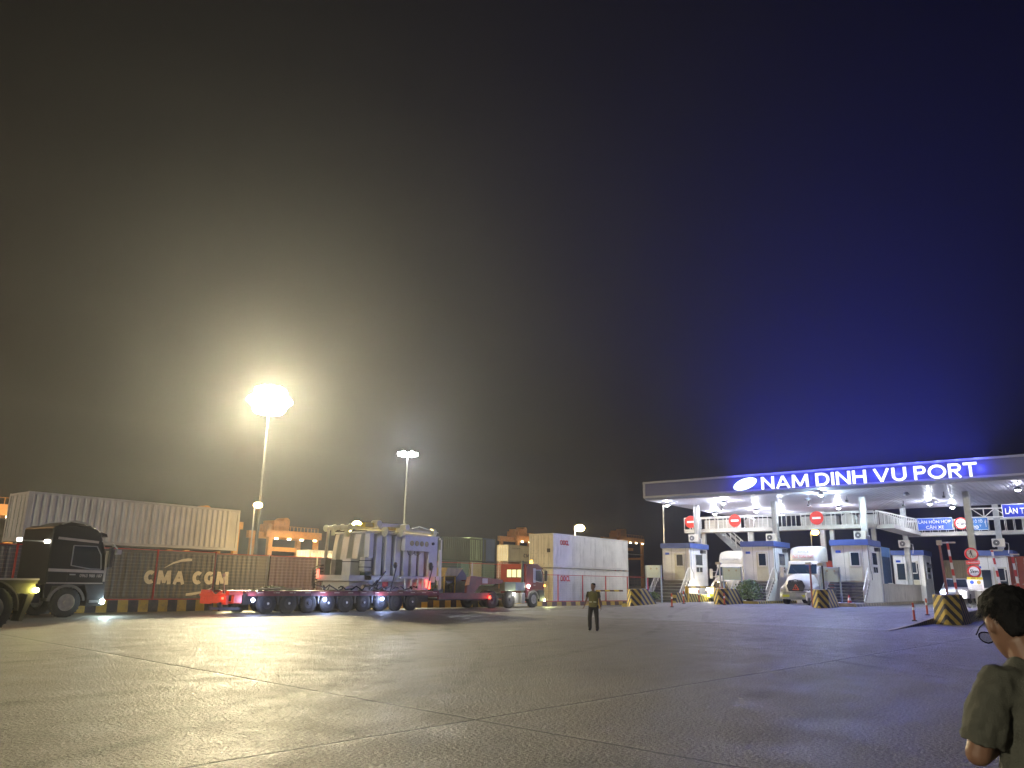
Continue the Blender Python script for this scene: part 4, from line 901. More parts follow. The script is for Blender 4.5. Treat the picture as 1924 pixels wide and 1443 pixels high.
part('chassis', MB().bx(-7, 1.15, .8, 1.7, .6, 1.1), dark, fb)
# --- low loader
redt = mat('trailer_red', (.17, .022, .022), .5, 0, .25, 3, dirt=.4)
YL = 33.5; ll = thing('lowbed_trailer', 'long dark red multi-axle lowbed trailer carrying the grey transformer', 'trailer', (22.4, YL, 0)); O6 = Vector((22.4, YL, 0))
part('deck', MB(O6).bx(22.4, 35.9, YL, YL+2.75, .98, 1.10), redt, ll); b = MB(O6).bx(22.5, 35.9, YL-.03, YL+.06, .86, 1.07).bx(35.9, 41.0, YL-.0, YL+.12, .62, 1.0).bx(35.9, 41.0, YL+2.5, YL+2.7, .62, 1.0)
for k in range(12): b.bx(22.9+k*1.1, 22.95+k*1.1, YL-.05, YL-.031, .86, 1.07)
part('side_beam', b, redt, ll)
b = MB(O6)
for k in range(14): b.bx(23+k*.95, 23.35+k*.95, YL-.045, YL-.032, 1.0, 1.03)
part('reflector_strip', b, mat('reflector', (.7, .5, .4), .3), ll)
part('front_panel', MB(O6).bx(35.9, 41, YL+.1, YL+2.5, .55, .68), dark, ll)
axx = [23.7+k*1.245 for k in range(9)]
hubw = mat('hub_white', (.65, .65, .62), .4)
for i, x in enumerate(axx):
    wheel(ll, x-22.4, .18, .50, .30, rimr=.5, rm=dark, hubc=hubw if i not in (2, 6, 7) else None); wheel(ll, x-22.4, 2.55, .50, .30, side=1, rimr=.5, rm=dark)
    if i < 8: part('fender', MB(O6).bx(x+.2, x+1.05, YL+.0, YL+.4, .84, .87).bx(x+.58, x+.66, YL+.05, YL+.35, .45, .85), dark, ll)
part('chassis', MB(O6).bx(22.8, 35.8, YL+.8, YL+1.95, .45, .97), dark, ll)
tr = mat('tail_red', (.75, .07, .03), .45, 0, .12, 3)
b = MB(O6).bx(21.62, 22.4, YL+.4, YL+2.6, .50, .60).bx(21.6, 21.72, YL+1.7, YL+2.6, .46, 1.02).bx(21.6, 21.74, YL+.35, YL+1.1, .46, .98).bx(21.64, 21.70, YL+1.1, YL+1.7, .5, .85)
b.bar((21.6, YL+.3, .88), (21.6, YL+2.6, .88), .10, .10).bar((21.62, YL+1.7, 1.02), (21.62, YL+1.3, .84), .08, .1).bar((21.62, YL+1.3, .84), (21.62, YL+.8, 1.06), .08, .1).bx(21.6, 22.35, YL+.15, YL+.45, .90, 1.10).bx(21.55, 21.8, YL+1.95, YL+2.5, 1.02, 1.12).bx(21.9, 22.35, YL+.2, YL+.4, .52, .9).bx(21.57, 21.66, YL+2.1, YL+2.3, .62, .76)
part('tail_frame', b, tr, ll, bevel=.015)
part('tail_underframe', MB(O6).bar((20.9, YL+.6, .3), (22.5, YL+.6, .25), .12).bar((21.4, YL+.6, .55), (21.5, YL+.6, .2), .15), dark, ll)
part('marker_pole', MB(O6).cyl((21.6, YL+.5, .9), (21.45, YL+.5, 1.75), .02, n=6).ball((21.45, YL+.5, 1.82), .08, n=8), mat('marker_grey', (.4, .3, .3)), ll)
lamp('tail_glow', (20.6-22.4, -.1, .85), (1, .16, .05), 30, .15, parent=ll)
part('tail_lamp', MB(O6).box(21.56, YL+.6, .75, .05, .14, .10), emi('tail_lamp_red', (1, .04, .02), 12), ll)
for x in (22.72, 27.05, 31.1):
    part('work_lamp', MB(O6).ball((x, YL-.16, .68), .085, .07, .085), emi('work_lamp_blue', (.50, .62, 1.0), 190), ll); lamp('work_light', (x-22.4, -.42, .66), (.35, .48, 1.0), 48, .08, parent=ll)
# neck of the trailer lying over the tractor's rear axles
b = MB(O6).prism([(38.7, 1.35), (38.9, 2.0), (39.3, 2.06), (42.4, 1.86), (42.4, 1.62), (40.0, 1.50), (39.4, .95), (38.9, .62), (38.6, .62)], YL+.15, YL+.35, 'y').prism([(38.7, 1.35), (38.9, 2.0), (39.3, 2.06), (42.4, 1.86), (42.4, 1.62), (40.0, 1.50), (39.4, .95), (38.9, .62), (38.6, .62)], YL+2.2, YL+2.4, 'y').bx(39.1, 42.2, YL+.35, YL+2.2, 1.72, 1.80)
part('gooseneck', b, redt, ll, bevel=.02); part('number_plate', MB(O6).bx(40.2, 40.75, YL+.13, YL+.148, 1.60, 1.92), mat('plate_grey', (.5, .5, .48)), ll)
part('corner_panel', MB(O6).add([(38.45, YL+.1, 1.45), (38.85, YL+.1, 1.5), (38.95, YL+.1, 2.02), (38.65, YL+.1, 1.98), (38.45, YL+.14, 1.45), (38.85, YL+.14, 1.5), (38.95, YL+.14, 2.02), (38.65, YL+.14, 1.98)], [(0, 1, 2, 3), (4, 5, 6, 7), (0, 1, 5, 4), (1, 2, 6, 5), (2, 3, 7, 6), (3, 0, 4, 7)]), mat('panel_orange', (.75, .35, .08)), ll)
part('tail_lamp', MB(O6).box(40.75, YL-.05, .72, .16, .06, .18), emi('tail_lamp_red', (1, .04, .02), 12), ll); lamp('tail_light', (40.75-22.4, -.35, .72), (1, .06, .03), 12, .08, parent=ll)
# --- dark red tractor
rt = thing('dark_red_lorry', 'dark red tractor lorry with lit rear cab window and amber roof beacon pulling the trailer', 'lorry', (45.75, YL+1.2, 0)); S = .93; W = 1.25*S
rp = mat('dark_red_paint', (.13, .02, .03), .3, .1, .2, 2); cab_over(rt, rp, S, 3.25)
part('cab_stripe', MB().bx(-.05, .25, -W-.022, -W-.012, 1.7, 2.7), mat('stripe_grey', (.3, .3, .36)), rt)
red2 = mat('cab_box_red', (.27, .025, .02), .45, 0, .15)
part('rear_wall', MB().bx(-.90*S-.06, -.88*S+.01, -W+.04, W-.04, 1.32, 2.98), red2, rt, bevel=.02)
f = part('rear_window', MB().bx(-.90*S-.085, -.90*S-.06, -.80, .55, 2.02, 2.62), dark, rt); part('pane', MB().bx(-.90*S-.095, -.90*S-.086, -.76, .51, 2.06, 2.58), emi('lit_window', (1, .95, .55), 1.0), f); part('curtain', MB().bx(-.90*S-.105, -.90*S-.096, -.42, -.32, 2.06, 2.58).bx(-.90*S-.105, -.90*S-.096, .05, .12, 2.06, 2.58), mat('curtain', (.35, .33, .15)), f)
part('exhaust_stack', MB().cyl((-1.10, -1.0, .9), (-1.10, -1.0, 3.2), .10, n=12), mat('stack_green_grey', (.09, .11, .09), .4), rt)
part('side_tank', MB().bx(-3.3, -1.0, -1.18, -.7, 1.12, 1.72), mat('tank_green', (.14, .17, .12), .4, .3), rt, bevel=.04); part('tank_panel', MB().bx(-2.1, -1.1, -1.20, -1.185, 1.16, 1.68), mat('tank_blue', (.07, .09, .14)), rt)
part('fuel_tank', MB().bx(-2.2, -1.75, -1.2, -.7, .32, 1.0).bx(-1.45, -1.0, -1.2, -.7, .32, 1.0), mat('tank_grey', (.28, .28, .26), .4, .3), rt, bevel=.04)
part('chassis', MB().bx(-6.0, -.9, -.5, .5, .6, .95), dark, rt)
wheel(rt, 0, -1.05, .56); wheel(rt, 0, 1.05, .56, side=1)
for x in (-2.75, -4.6): wheel(rt, x, -1.05, .56, rimr=.5, rm=dark); wheel(rt, x, 1.05, .56, side=1, rimr=.5, rm=dark)
part('beacon', MB().cyl((.5, -.6, 3.05), (.5, -.6, 3.28), .11, .08, 12), emi('beacon_amber', (1, .55, .05), 10), rt)
part('side_lamp', MB().ball((-.62, -W-.05, 1.45), .09, .06, .12), emi('lamp_white', (1, 1, .92), 70), rt); part('side_lamp', MB().ball((-2.35, -1.22, .92), .10, .07, .09), emi('lamp_white', (1, 1, .92), 90), rt)
lamp('side_light', (-2.35, -1.6, .92), (1, .97, .8), 45, .1, parent=rt); lamp('side_light', (-.62, -1.5, 1.45), (1, .97, .9), 14, .1, parent=rt)
part('fog_lamp', MB().ball((1.42, -W+.1, .50), .10, .09, .09), emi('fog_lamp_green', (.9, 1.0, .45), 120), rt); lamp('fog_light', (1.7, -W-.1, .5), (.95, 1, .45), 90, .1, parent=rt)
part('turn_lamp', MB().box(1.36, -W-.02, 1.5, .10, .06, .14), emi('turn_amber', (1, .35, .05), 10), rt)
part('side_skirt', MB().bx(-2.2, -.75, -1.2, -1.12, .10, .28), mat('skirt_pale', (.45, .42, .3)), rt)
# --- yellow roofed power pack
pp = thing('power_pack', 'small machine with a yellow gabled roof standing behind the trailer neck', 'generator', (37.35, YL+.9, 1.0)); 
part('roof', MB().prism([(0, 1.02), (.25, 1.55), (1.75, 1.55), (1.15, 1.0), (1.1, 1.05), (.05, 1.05)], 0, 1.5, 'y').add([(1.1, 0, 1.0), (1.75, 0, 1.55), (2.15, 0, 1.0)], []), mat('roof_yellow', (.55, .42, .16), .5, 0, .2, 3, dirt=.3), pp)
part('side_panel', MB().prism([(1.2, .0), (1.2, 1.02), (1.75, 1.53), (2.25, 1.05), (2.25, 0)], .1, 1.4, 'y'), mat('panel_dark_blue', (.07, .07, .10), .5), pp)
b = MB()
for (x, y) in ((.1, .1), (1.1, .1), (.1, 1.4)): b.box(x, y, .5, .07, .07, 1.0)
part('frame', b, yel, pp); b = MB().bx(.2, 1.1, .3, 1.3, 0, .45).cyl((.3, .3, .6), (1.0, .3, .6), .18, n=10).bx(-.9, 0, .1, 1.2, -.05, .25)
rnd = random.Random(3)
for i in range(14): x, z = rnd.uniform(-1.0, 1.0), rnd.uniform(.1, .6); b.box(x, rnd.uniform(0, .4), z, rnd.uniform(.08, .3), .15, rnd.uniform(.06, .25))
part('engine', b, mat('engine_green', (.12, .13, .06), .5, .2, .5, 6), pp)
# --- transformer load
tf = thing('transformer', 'huge grey power transformer with vertical ribs and pipework on the lowbed trailer', 'transformer', (31, YL+1.4, 1.11)); O7 = Vector((31, YL+1.4, 1.11))
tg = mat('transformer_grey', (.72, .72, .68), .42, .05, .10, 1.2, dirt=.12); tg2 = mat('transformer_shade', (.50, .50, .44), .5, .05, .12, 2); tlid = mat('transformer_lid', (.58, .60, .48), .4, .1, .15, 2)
yN = YL+.12
XT = 30.3
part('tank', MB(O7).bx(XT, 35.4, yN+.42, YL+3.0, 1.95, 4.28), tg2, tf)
b = MB(O7).bx(28.9, 35.75, yN+.1, YL+2.95, 1.62, 1.95).bx(29.2, 35.5, yN+.4, YL+2.8, 1.14, 1.62)
part('base_flange', b, tg, tf, bevel=.02)
for x, w_ in ((31.0, .42), (31.75, .42), (32.5, .45), (33.2, .45), (33.85, .42), (34.5, .42)): part('stiffener', MB(O7).bx(x-w_/2, x+w_/2, yN+.10, yN+.42, 1.96, 4.26), tg, tf, bevel=.03)
part('corner_plate', MB(O7).bx(XT-.1, XT+.22, yN+.05, yN+.45, 2.9, 4.3), mat('plate_pale', (.68, .69, .73), .4, 0, .06), tf, bevel=.02)
for ya, yb, dx in ((36.15, 36.5, .55), (35.2, 35.75, .50), (34.25, 34.75, .48)):   # slanted stiffeners on the end wall
    part('stiffener', MB(O7).prism([(XT-.55, 1.96), (XT, 1.96), (XT, 4.27), (XT-.22, 4.27), (XT-.30, 3.9)], ya, yb, 'y'), tg, tf, bevel=.03)
part('end_plate', MB(O7).bx(35.0, 35.75, yN-.02, yN+.5, 1.95, 4.36), mat('plate_pale', (.68, .69, .73), .4, 0, .06), tf, bevel=.02)
cx_ = part('gauge_box', MB(O7).bx(32.75, 34.95, yN-.22, yN+.12, 3.42, 4.28), mat('plate_pale', (.56, .57, .6)), tf, bevel=.02)
for k in range(4): part('gauge_disc', MB(O7).disc((33.3+k*.42, yN-.23, 3.86), .155, 'y', 20, .03), mat('gauge_yellow', (.42, .36, .13), .5), cx_)
b = MB(O7)
for k in range(2): b.tube([(33.1+k*.55, yN-.1, 3.42), (33.15+k*.55, yN-.12, 3.2), (33.4+k*.55, yN-.12, 3.18), (33.6+k*.55, yN-.1, 3.3)], .025, 6)
part('cable', b, dark, tf)
part('valve', MB(O7).disc((35.3, yN-.06, 3.92), .09, 'y', 14, .08), dark, tf)
b = MB(O7).bx(29.9, 35.9, yN+.1, YL+3.0, 4.30, 4.38); part('lid', b, tg, tf)
b = MB(O7)
b.cyl((29.7, 36.95, 4.62), (29.7, 34.6, 4.62), .13, n=14)
for yy in (36.95, 36.2, 35.5, 34.8): b.cyl((29.7, yy-.04, 4.62), (29.7, yy+.04, 4.62), .20, n=14)
b.cyl((29.7, 34.4, 4.62), (31.9, 34.4, 4.66), .15, n=14).bar((29.7, 36.3, 4.6), (29.7, 36.3, 4.2), .16).bar((29.8, 35.2, 4.5), (29.8, 35.2, 4.1), .2)
b.cyl((32.6, yN+.4, 4.62), (35.75, yN+.4, 4.60), .16, n=14).cyl((35.55, yN+.4, 4.6), (35.8, yN+.4, 4.6), .27, n=16)
part('top_pipe', b, tlid, tf, smooth=True)
b = MB(O7).cyl((30.75, yN-.1, 4.84), (30.75, yN+.45, 4.84), .21, n=16).cyl((33.0, yN-.1, 4.78), (33.0, yN+.4, 4.78), .18, n=16)
for x in (31.15, 32.35): b.cyl((x, yN-.12, 4.42), (x+.06, yN-.12, 4.42), .28, n=18)
part('pipe_flange', b, mat('flange_pale', (.60, .60, .50), .4), tf, smooth=True)
part('gas_relay', MB(O7).bx(29.8, 30.45, yN+.05, yN+.4, 4.6, 4.86).bx(31.7, 32.2, yN+.05, yN+.35, 4.55, 4.72), mat('relay_yellow', (.6, .46, .04), .5), tf)
part('panel', MB(O7).bx(31.35, 33.2, yN+.5, yN+.56, 4.55, 4.95), tg, tf)
b = MB(O7); b.bar((34.2, yN+.1, 4.9), (35.9, yN+.1, 4.62), .04).bar((33.6, yN+.1, 4.75), (34.2, yN+.1, 4.9), .04).bar((30.0, yN, 4.38), (31, yN, 4.44), .05).bar((31, yN, 4.44), (35.9, yN, 4.36), .05)
for k in range(8): b.bar((30.2+k*.72, yN, 4.38), (30.2+k*.72, yN+.3, 4.38), .07)
for x in (35.2, 35.65, 36.0): b.box(x, yN+.05, 4.25, .1, .1, .12)
part('lid_bracket', b, tlid, tf)
for p_, q_, w_ in (((29.45, 36.6, 1.2), (29.6, 36.6, 4.6), .12), ((36.15, yN, 1.2), (36.1, yN, 4.2), .06), ((36.45, yN+.4, 1.15), (36.4, yN+.4, 3.6), .10)): part('strut', MB(O7).bar(p_, q_, w_), galv, tf)
part('control_cabinet', MB(O7).bx(29.35, 29.95, 34.2, 34.9, 1.68, 2.85), tg, tf, bevel=.02); part('control_cabinet', MB(O7).bx(29.95, 30.45, 33.72, 34.15, 2.2, 2.95), mat('cabinet_pale', (.58, .58, .5), .4), tf, bevel=.02)
part('drive_box', MB(O7).bx(30.0, 30.55, 33.72, 34.1, 1.68, 2.12), mat('drive_dark', (.06, .09, .05), .5), tf, bevel=.02)
part('radiator_valve', MB(O7).bx(29.2, 29.6, 36.2, 36.6, 1.7, 2.9).bx(29.3, 29.8, 35.4, 35.8, 1.75, 2.8), mat('valve_grey', (.22, .23, .23)), tf, bevel=.02)
b = MB(O7)
for k, x in enumerate((33.1, 33.6, 34.15, 34.6)): b.cyl((x, yN-.0, 1.25), (x, yN-.0, 1.85), .07, n=8)
b.ring((33.35, yN-.02, 1.33), .27, .08, 'y', 16, 8, math.pi, 2*math.pi).bx(32.6, 34.8, yN-.12, yN+.1, 1.82, 1.92)
part('drain_pipe', b, tg, tf)
part('strap', MB(O7).bx(29.33, 29.97, 34.18, 34.92, 2.66, 2.70).bx(29.33, 29.97, 34.18, 34.92, 1.80, 1.84).bx(29.93, 30.47, 33.70, 34.17, 2.74, 2.78).bx(29.93, 30.47, 33.70, 34.17, 2.38, 2.42), dark, tf)
for k in range(6): part('oil_pipe', MB(O7).tube([(28.75+k*.02, 36.5, 1.2), (28.6, 36.5, 1.4+k*.18), (28.9, 36.4, 1.55+k*.18), (29.3, 36.3, 1.6+k*.18)], .035, 6), dark, tf)
part('warning_light', MB(O7).bx(28.7, 28.8, 36.15, 36.27, 1.75, 2.25), emi('red_glow', (1, .12, .08), 4), tf); part('warning_light', MB(O7).bx(34.75, 34.84, yN-.16, yN-.06, 1.30, 1.78).bx(34.98, 35.07, yN-.16, yN-.06, 1.22, 1.68), emi('red_glow', (1, .12, .08), 4), tf)
part('warning_plate', MB(O7).bx(31.3, 31.75, yN-.0, yN+.02, 1.2, 1.6), signred, tf)
lamp('warning_glow', (34.9-31, -1.75, .4), (1, .1, .06), 8, .1, parent=tf)
for (p, q) in (((31.4, 2.2), (30.3, 1.12)), ((32.2, 2.4), (31.8, 1.12)), ((35.3, 2.6), (34.8, 1.2)), ((30.8, 1.7), (30.2, 1.2))): part('lashing_chain', MB(O7).bar((p[0], yN-.12, p[1]), (q[0], yN-.16, q[1]), .05), dark, tf)
b = MB(O7).ball((32.1, yN-.15, 2.55), .14, .1, .2, 8, 6).ball((35.1, yN-.12, 2.55), .17, .1, .28, 8, 6)
part('tarpaulin_wrap', b, dark, tf)
part('gauge_disc', MB(O7).disc((35.75, yN-.1, 1.85), .14, 'y', 18, .05), signwhite, tf)
for x0_, x1_, h_ in ((26.9, 27.9, .3), (28.2, 29.0, .42), (29.8, 30.9, .3)):
    t = thing('wrapped_bundle', 'x', 'bundle', (x0_+1.6, yN-.05, 1.105), 0, 'pale pink wrapped bundles lying at the foot of the transformer'); t['label'] = {26.9: 'leftmost pale pink wrapped bundle at the foot of the transformer', 28.2: 'taller pink wrapped bundle below the control cabinet', 29.8: 'rightmost pale wrapped bundle at the foot of the transformer'}[x0_]
    part('wrap', MB().rings([[(0, 0, 0), (.1, -.05, h_*.8), (.15, .25, h_*.7), (0, .3, 0)], [((x1_-x0_)*.5, -.08, 0), ((x1_-x0_)*.5, -.03, h_), ((x1_-x0_)*.5, .25, h_*.9), ((x1_-x0_)*.5, .3, 0)], [((x1_-x0_), 0, 0), ((x1_-x0_)*.95, 0, h_*.6), ((x1_-x0_)*.95, .25, h_*.6), ((x1_-x0_), .3, 0)]]), mat('wrap_pink', (.50, .40, .36), .6, 0, .15, 5), t, smooth=True)
t = thing('cable_coil', 'black cable and hoses heaped on the trailer deck below the transformer', 'cable', (29.5, yN-.2, 1.105)); b = MB(); rnd = random.Random(5)
for k in range(9):
    x = -2.6+k*.85; pts = [(x+rnd.uniform(-.6, .6), rnd.uniform(-.1, .15), rnd.uniform(.03, .35)) for _ in range(6)]; pts.sort(); b.tube(pts, .035, 6)
part('hose', b, black, t)
t = thing('green_netting', 'loose heap of green netting lying on the left end of the trailer deck', 'netting', (24.4, YL+.35, 1.105)); b = MB(); rnd = random.Random(11)
for i in range(500):
    x = rnd.gauss(0, .62); h = max(.02, .22*math.exp(-(x/.8)**2))*rnd.random(); c = Vector((max(-1.2, min(1.6, x)), rnd.uniform(0, .6), h)); d = Vector((rnd.gauss(0, 1), rnd.gauss(0, 1), rnd.gauss(0, .4))).normalized()*rnd.uniform(.05, .16); e = Vector((d.y, -d.x, .02))*.35
    b.add([c-d, c+e, c+d, c-e], [(0, 1, 2, 3)])
part('net', b, mat('net_green', (.13, .18, .07), .7, 0, .4, 8), t)
part('pole', MB().cyl((-1.3, -.1, .08), (1.5, .0, .1), .045, n=8), mat('pole_wood', (.4, .34, .22)), t)

# ------------------------------------------------------------------ white conventional lorries in the lanes
def bonnet(label, x, y, z, words, wpaint, chrome=True):
    """faces -x in world: local +x is backwards, near corner y=0 at centre"""
    t = thing('white_lorry', label, 'lorry', (x, y, z)); H = MB
    wp = mat('lorry_white', (.62, .60, .57), .3, 0, .06, 1.5, dirt=.12) if wpaint == 0 else mat('lorry_cream', (.60, .56, .48), .35, 0, .06, 1.5, dirt=.12)
    chm = mat('chrome', (.55, .55, .55), .12, 1.0, .1, 3)
    part('bumper', H().rings([[(a, yy, zz_) for a, zz_ in ((q, .35), (q-.05, .55), (q, .82), (q+.4, .82), (q+.4, .35))] for yy, q in ((-1.22, .28), (-.9, .05), (0, -.08), (.9, .05), (1.22, .28))]), mat('bumper_grey', (.30, .31, .30), .4, .2), t, bevel=.02)
    def ring_(x_, w_, z0, z1, cr): return [(x_, -w_, z0), (x_, -w_, z0+(z1-z0)*.6), (x_, -w_*.78, z1-cr), (x_, -w_*.4, z1), (x_, w_*.4, z1), (x_, w_*.78, z1-cr), (x_, w_, z0+(z1-z0)*.6), (x_, w_, z0)]
    part('bonnet', H().rings([ring_(.12, .62, .85, 1.60, .12), ring_(.30, .86, .84, 1.78, .14), ring_(.9, .98, .84, 1.98, .12), ring_(1.7, 1.04, .84, 2.12, .1)]), wp, t, smooth=True)
    for s_ in (-1, 1): part('fender', H().rings([[(.28, s_*.80, .83), (.28, s_*1.16, .83), (.32, s_*1.16, 1.12), (.32, s_*.82, 1.32)], [(1.2, s_*.8, .86), (1.2, s_*1.24, .86), (1.2, s_*1.24, 1.35), (1.2, s_*.82, 1.55)]]), wp, t, bevel=.04)
    g_ = part('grille', H().rings([[(.05, -.50, .92), (.05, -.60, 1.25), (.08, -.45, 1.58), (.08, .45, 1.58), (.05, .60, 1.25), (.05, .50, .92)], [(.14, -.50, .92), (.14, -.60, 1.25), (.14, -.45, 1.58), (.14, .45, 1.58), (.14, .60, 1.25), (.14, .50, .92)]]), dark, t)
    b = H()
    for k in range(13): yy = -.48+k*.08; b.bx(.02, .05, yy-.016, yy+.016, .96, 1.54)
    b.ring((.04, 0, 1.25), .0001, .0001, 'x', 3, 3); b.tube([(.04, -.50, .92), (.04, -.61, 1.25), (.05, -.45, 1.60), (.05, 0, 1.66), (.05, .45, 1.60), (.04, .61, 1.25), (.04, .50, .92), (.04, -.50, .92)], .035, 6); b.tube([(.03, -.2, 1.62), (.03, 0, 1.50), (.03, .2, 1.62)], .025, 6)
    part('grille_bar', b, chm, g_)
    for s_ in (-1, 1):
        part('headlight', H().rings([[(.26, s_*.80, .98), (.26, s_*1.13, .90), (.30, s_*1.14, 1.10), (.30, s_*.80, 1.24)], [(.20, s_*.82, 1.0), (.20, s_*1.10, .94), (.24, s_*1.10, 1.08), (.24, s_*.82, 1.2)]]), mat('headlight_glass', (.75, .76, .72), .1, .3), t)
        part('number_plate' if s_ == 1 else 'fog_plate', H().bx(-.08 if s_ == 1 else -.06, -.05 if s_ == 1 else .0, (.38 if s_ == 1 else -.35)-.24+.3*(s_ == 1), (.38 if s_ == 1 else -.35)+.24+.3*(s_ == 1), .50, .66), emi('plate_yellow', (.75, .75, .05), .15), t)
        b = H().bx(1.50, 1.60, s_*1.38-.12, s_*1.38+.12, 1.85, 2.6).bar((1.9, s_*1.0, 2.4), (1.56, s_*1.38, 2.4), .05).bar((1.9, s_*1.0, 2.0), (1.56, s_*1.38, 2.0), .05); part('mirror', b, wp, t, bevel=.03)
    part('cab', H().rings([[(1.65, yy, .9), (1.65, yy, 2.06), (2.15, yy*.94, 2.85), (2.5, yy*.92, 2.95), (4.0, yy*.92, 2.98), (4.0, yy, .9)] for yy in (-1.14, 1.14)]), wp, t, bevel=.05)
    part('windscreen', H().add([(1.66, -1.0, 2.10), (1.655, 0, 2.10), (1.66, 1.0, 2.10), (2.08, .92, 2.76), (2.05, 0, 2.78), (2.08, -.92, 2.76), (1.70, -1.0, 2.08), (1.70, 1.0, 2.08), (2.14, .92, 2.76), (2.14, -.92, 2.76)], [(0, 1, 4, 5), (1, 2, 3, 4), (6, 9, 8, 7)]).add([(1.63, -1.0, 2.10), (1.625, 0, 2.1), (1.63, 1.0, 2.1), (2.06, .92, 2.78), (2.03, 0, 2.8), (2.06, -.92, 2.78)], [(0, 1, 4, 5), (1, 2, 3, 4)]), winb, t)
    part('sun_visor', H().prism([(1.95, 2.76), (2.1, 3.0), (2.5, 3.02), (2.5, 2.9), (2.12, 2.86)], -1.08, 1.08, 'y'), wp, t, bevel=.03)
    part('wiper', H().bar((1.62, -.5, 2.12), (1.85, -.1, 2.45), .02).bar((1.62, .3, 2.12), (1.85, .7, 2.45), .02), dark, t)
    rr_ = []
    for (xx, w_, zt) in ((2.15, .88, 3.15), (2.35, 1.0, 3.62), (2.8, 1.10, 3.98), (3.6, 1.16, 4.10), (4.0, 1.16, 4.10)):
        rr_.append([(xx, -w_, 2.97), (xx, -w_, zt-.22), (xx, -w_*.9, zt-.05), (xx, -w_*.6, zt), (xx, w_*.6, zt), (xx, w_*.9, zt-.05), (xx, w_, zt-.22), (xx, w_, 2.97)])
    df = part('wind_deflector', H().rings(rr_), wp, t, smooth=True)
    for s_, c_, z_, w_, h_, tl in words: 
        xx = 2.15+(z_-3.15)*.42; text('lettering', s_, c_, df, (xx-.10, w_/2+tl, z_), (0, -1, 0), (.40, 0, .9), w_, h_, .01, .004)
    part('warning_triangle', H().tube([(-.0, -.20, 1.0), (-.0, .20, 1.0), (.02, 0, 1.34), (-.0, -.20, 1.0)], .035, 6).bar((0, 0, 1.08), (0, 0, 1.22), .04), emi('triangle_red', (.8, .12, .03), .25), t)
    for s_ in (-1, 1): wheel(t, 1.0, s_*1.0, .50, .3, side=s_); wheel(t, 5.4, s_*1.0, .5, .5, side=s_)
    part('chassis', H().bx(.5, 8, -.45, .45, .55, .95).bx(4.0, 4.4, -.5, .5, .95, 1.2), dark, t)
    return t
grl = mat('text_grey', (.30, .30, .30)); 
la = bonnet('white lorry with chrome grille and red words on its roof fairing, in the middle lane', 55.6, 18.25, .49, [('ĐỨC TOÀN PHÁT', mat('text_red', (.62, .10, .09)), 3.22, 1.5, .20, .0), ('SINCE', grl, 3.60, .8, .15, .0)], 0)
lb_ = bonnet('cream lorry in the left lane, half covered by the pale blue panel', 58.6, 25.0, .38, [('HOÀNG LONG', grl, 3.30, 1.4, .17, .0)], 1)
part('headlamp', MB().ball((.05, 1.05, 1.02), .10, .13, .11), emi('headlamp_warm', (1, .85, .65), 120), lb_); part('fog_lamp', MB().ball((-.02, .98, .56), .07, .09, .07), emi('lamp_yellow', (1, .95, .2), 90), lb_)
lamp('headlight_glow', (-.35, 1.05, 1.0), (1, .9, .65), 60, .1, parent=lb_)
def car(label, x, y, z):
    t = thing('parked_car', label, 'car', (x, y, z)); wp = mat('car_white', (.55, .55, .56), .25, .1, .05)
    def sec(xx, w_, zt, tuck): return [(xx, -w_, .32), (xx, -w_, .62), (xx, -w_*.97, zt-.12), (xx, -w_*tuck, zt), (xx, w_*tuck, zt), (xx, w_*.97, zt-.12), (xx, w_, .62), (xx, w_, .32)]
    part('body', MB().rings([sec(0, .74, .80, .7), sec(.12, .84, .90, .75), sec(1.0, .90, 1.02, .8), sec(1.35, .90, 1.04, .8), sec(4.3, .90, 1.05, .8), sec(4.5, .84, .95, .75)]), wp, t, smooth=True)
    part('cabin', MB().rings([[(1.15, -.82, 1.0), (1.15, .82, 1.0), (3.9, .82, 1.0), (3.9, -.82, 1.0)], [(1.75, -.66, 1.62), (1.75, .66, 1.62), (3.6, .66, 1.62), (3.6, -.66, 1.62)]]), wp, t, bevel=.05)
    part('windscreen', MB().add([(1.18, -.74, 1.05), (1.18, .74, 1.05), (1.68, .60, 1.56), (1.68, -.60, 1.56), (1.21, -.74, 1.05), (1.21, .74, 1.05), (1.71, .60, 1.56), (1.71, -.60, 1.56)], [(0, 1, 2, 3), (7, 6, 5, 4), (0, 4, 5, 1), (3, 2, 6, 7), (0, 3, 7, 4), (1, 5, 6, 2)]), winb, t)
    part('grille', MB().bx(-.03, .01, -.42, .42, .50, .72), dark, t); part('bumper', MB().bx(-.06, .2, -.80, .80, .30, .48), mat('bumper_grey', (.3, .31, .3)), t, bevel=.03)
    part('license_plate', MB().bx(-.08, -.061, -.24, .24, .36, .46), signwhite, t)
    for xx in (.85, 3.6):
        for s_ in (-1, 1): wheel(t, xx, s_*.80, .32, .2, side=s_)
    for s_ in (-1, 1): part('headlight', MB().ball((.04, s_*.62, .68), .06, .12, .08), emi('headlamp_blue', (.72, .85, 1.0), 240) if s_ > 0 else emi('headlamp_white', (1, .98, .95), 240), t)
    return t
lc = car('white car with blinding headlights between the right chevron wedge and the sign column', 60.2, 9.35, .78)
lamp('headlight_glow', (-.35, .62, .68), (.6, .75, 1), 120, .1, parent=lc); lamp('headlight_glow', (-.35, -.62, .68), (1, .95, .95), 120, .1, parent=lc)
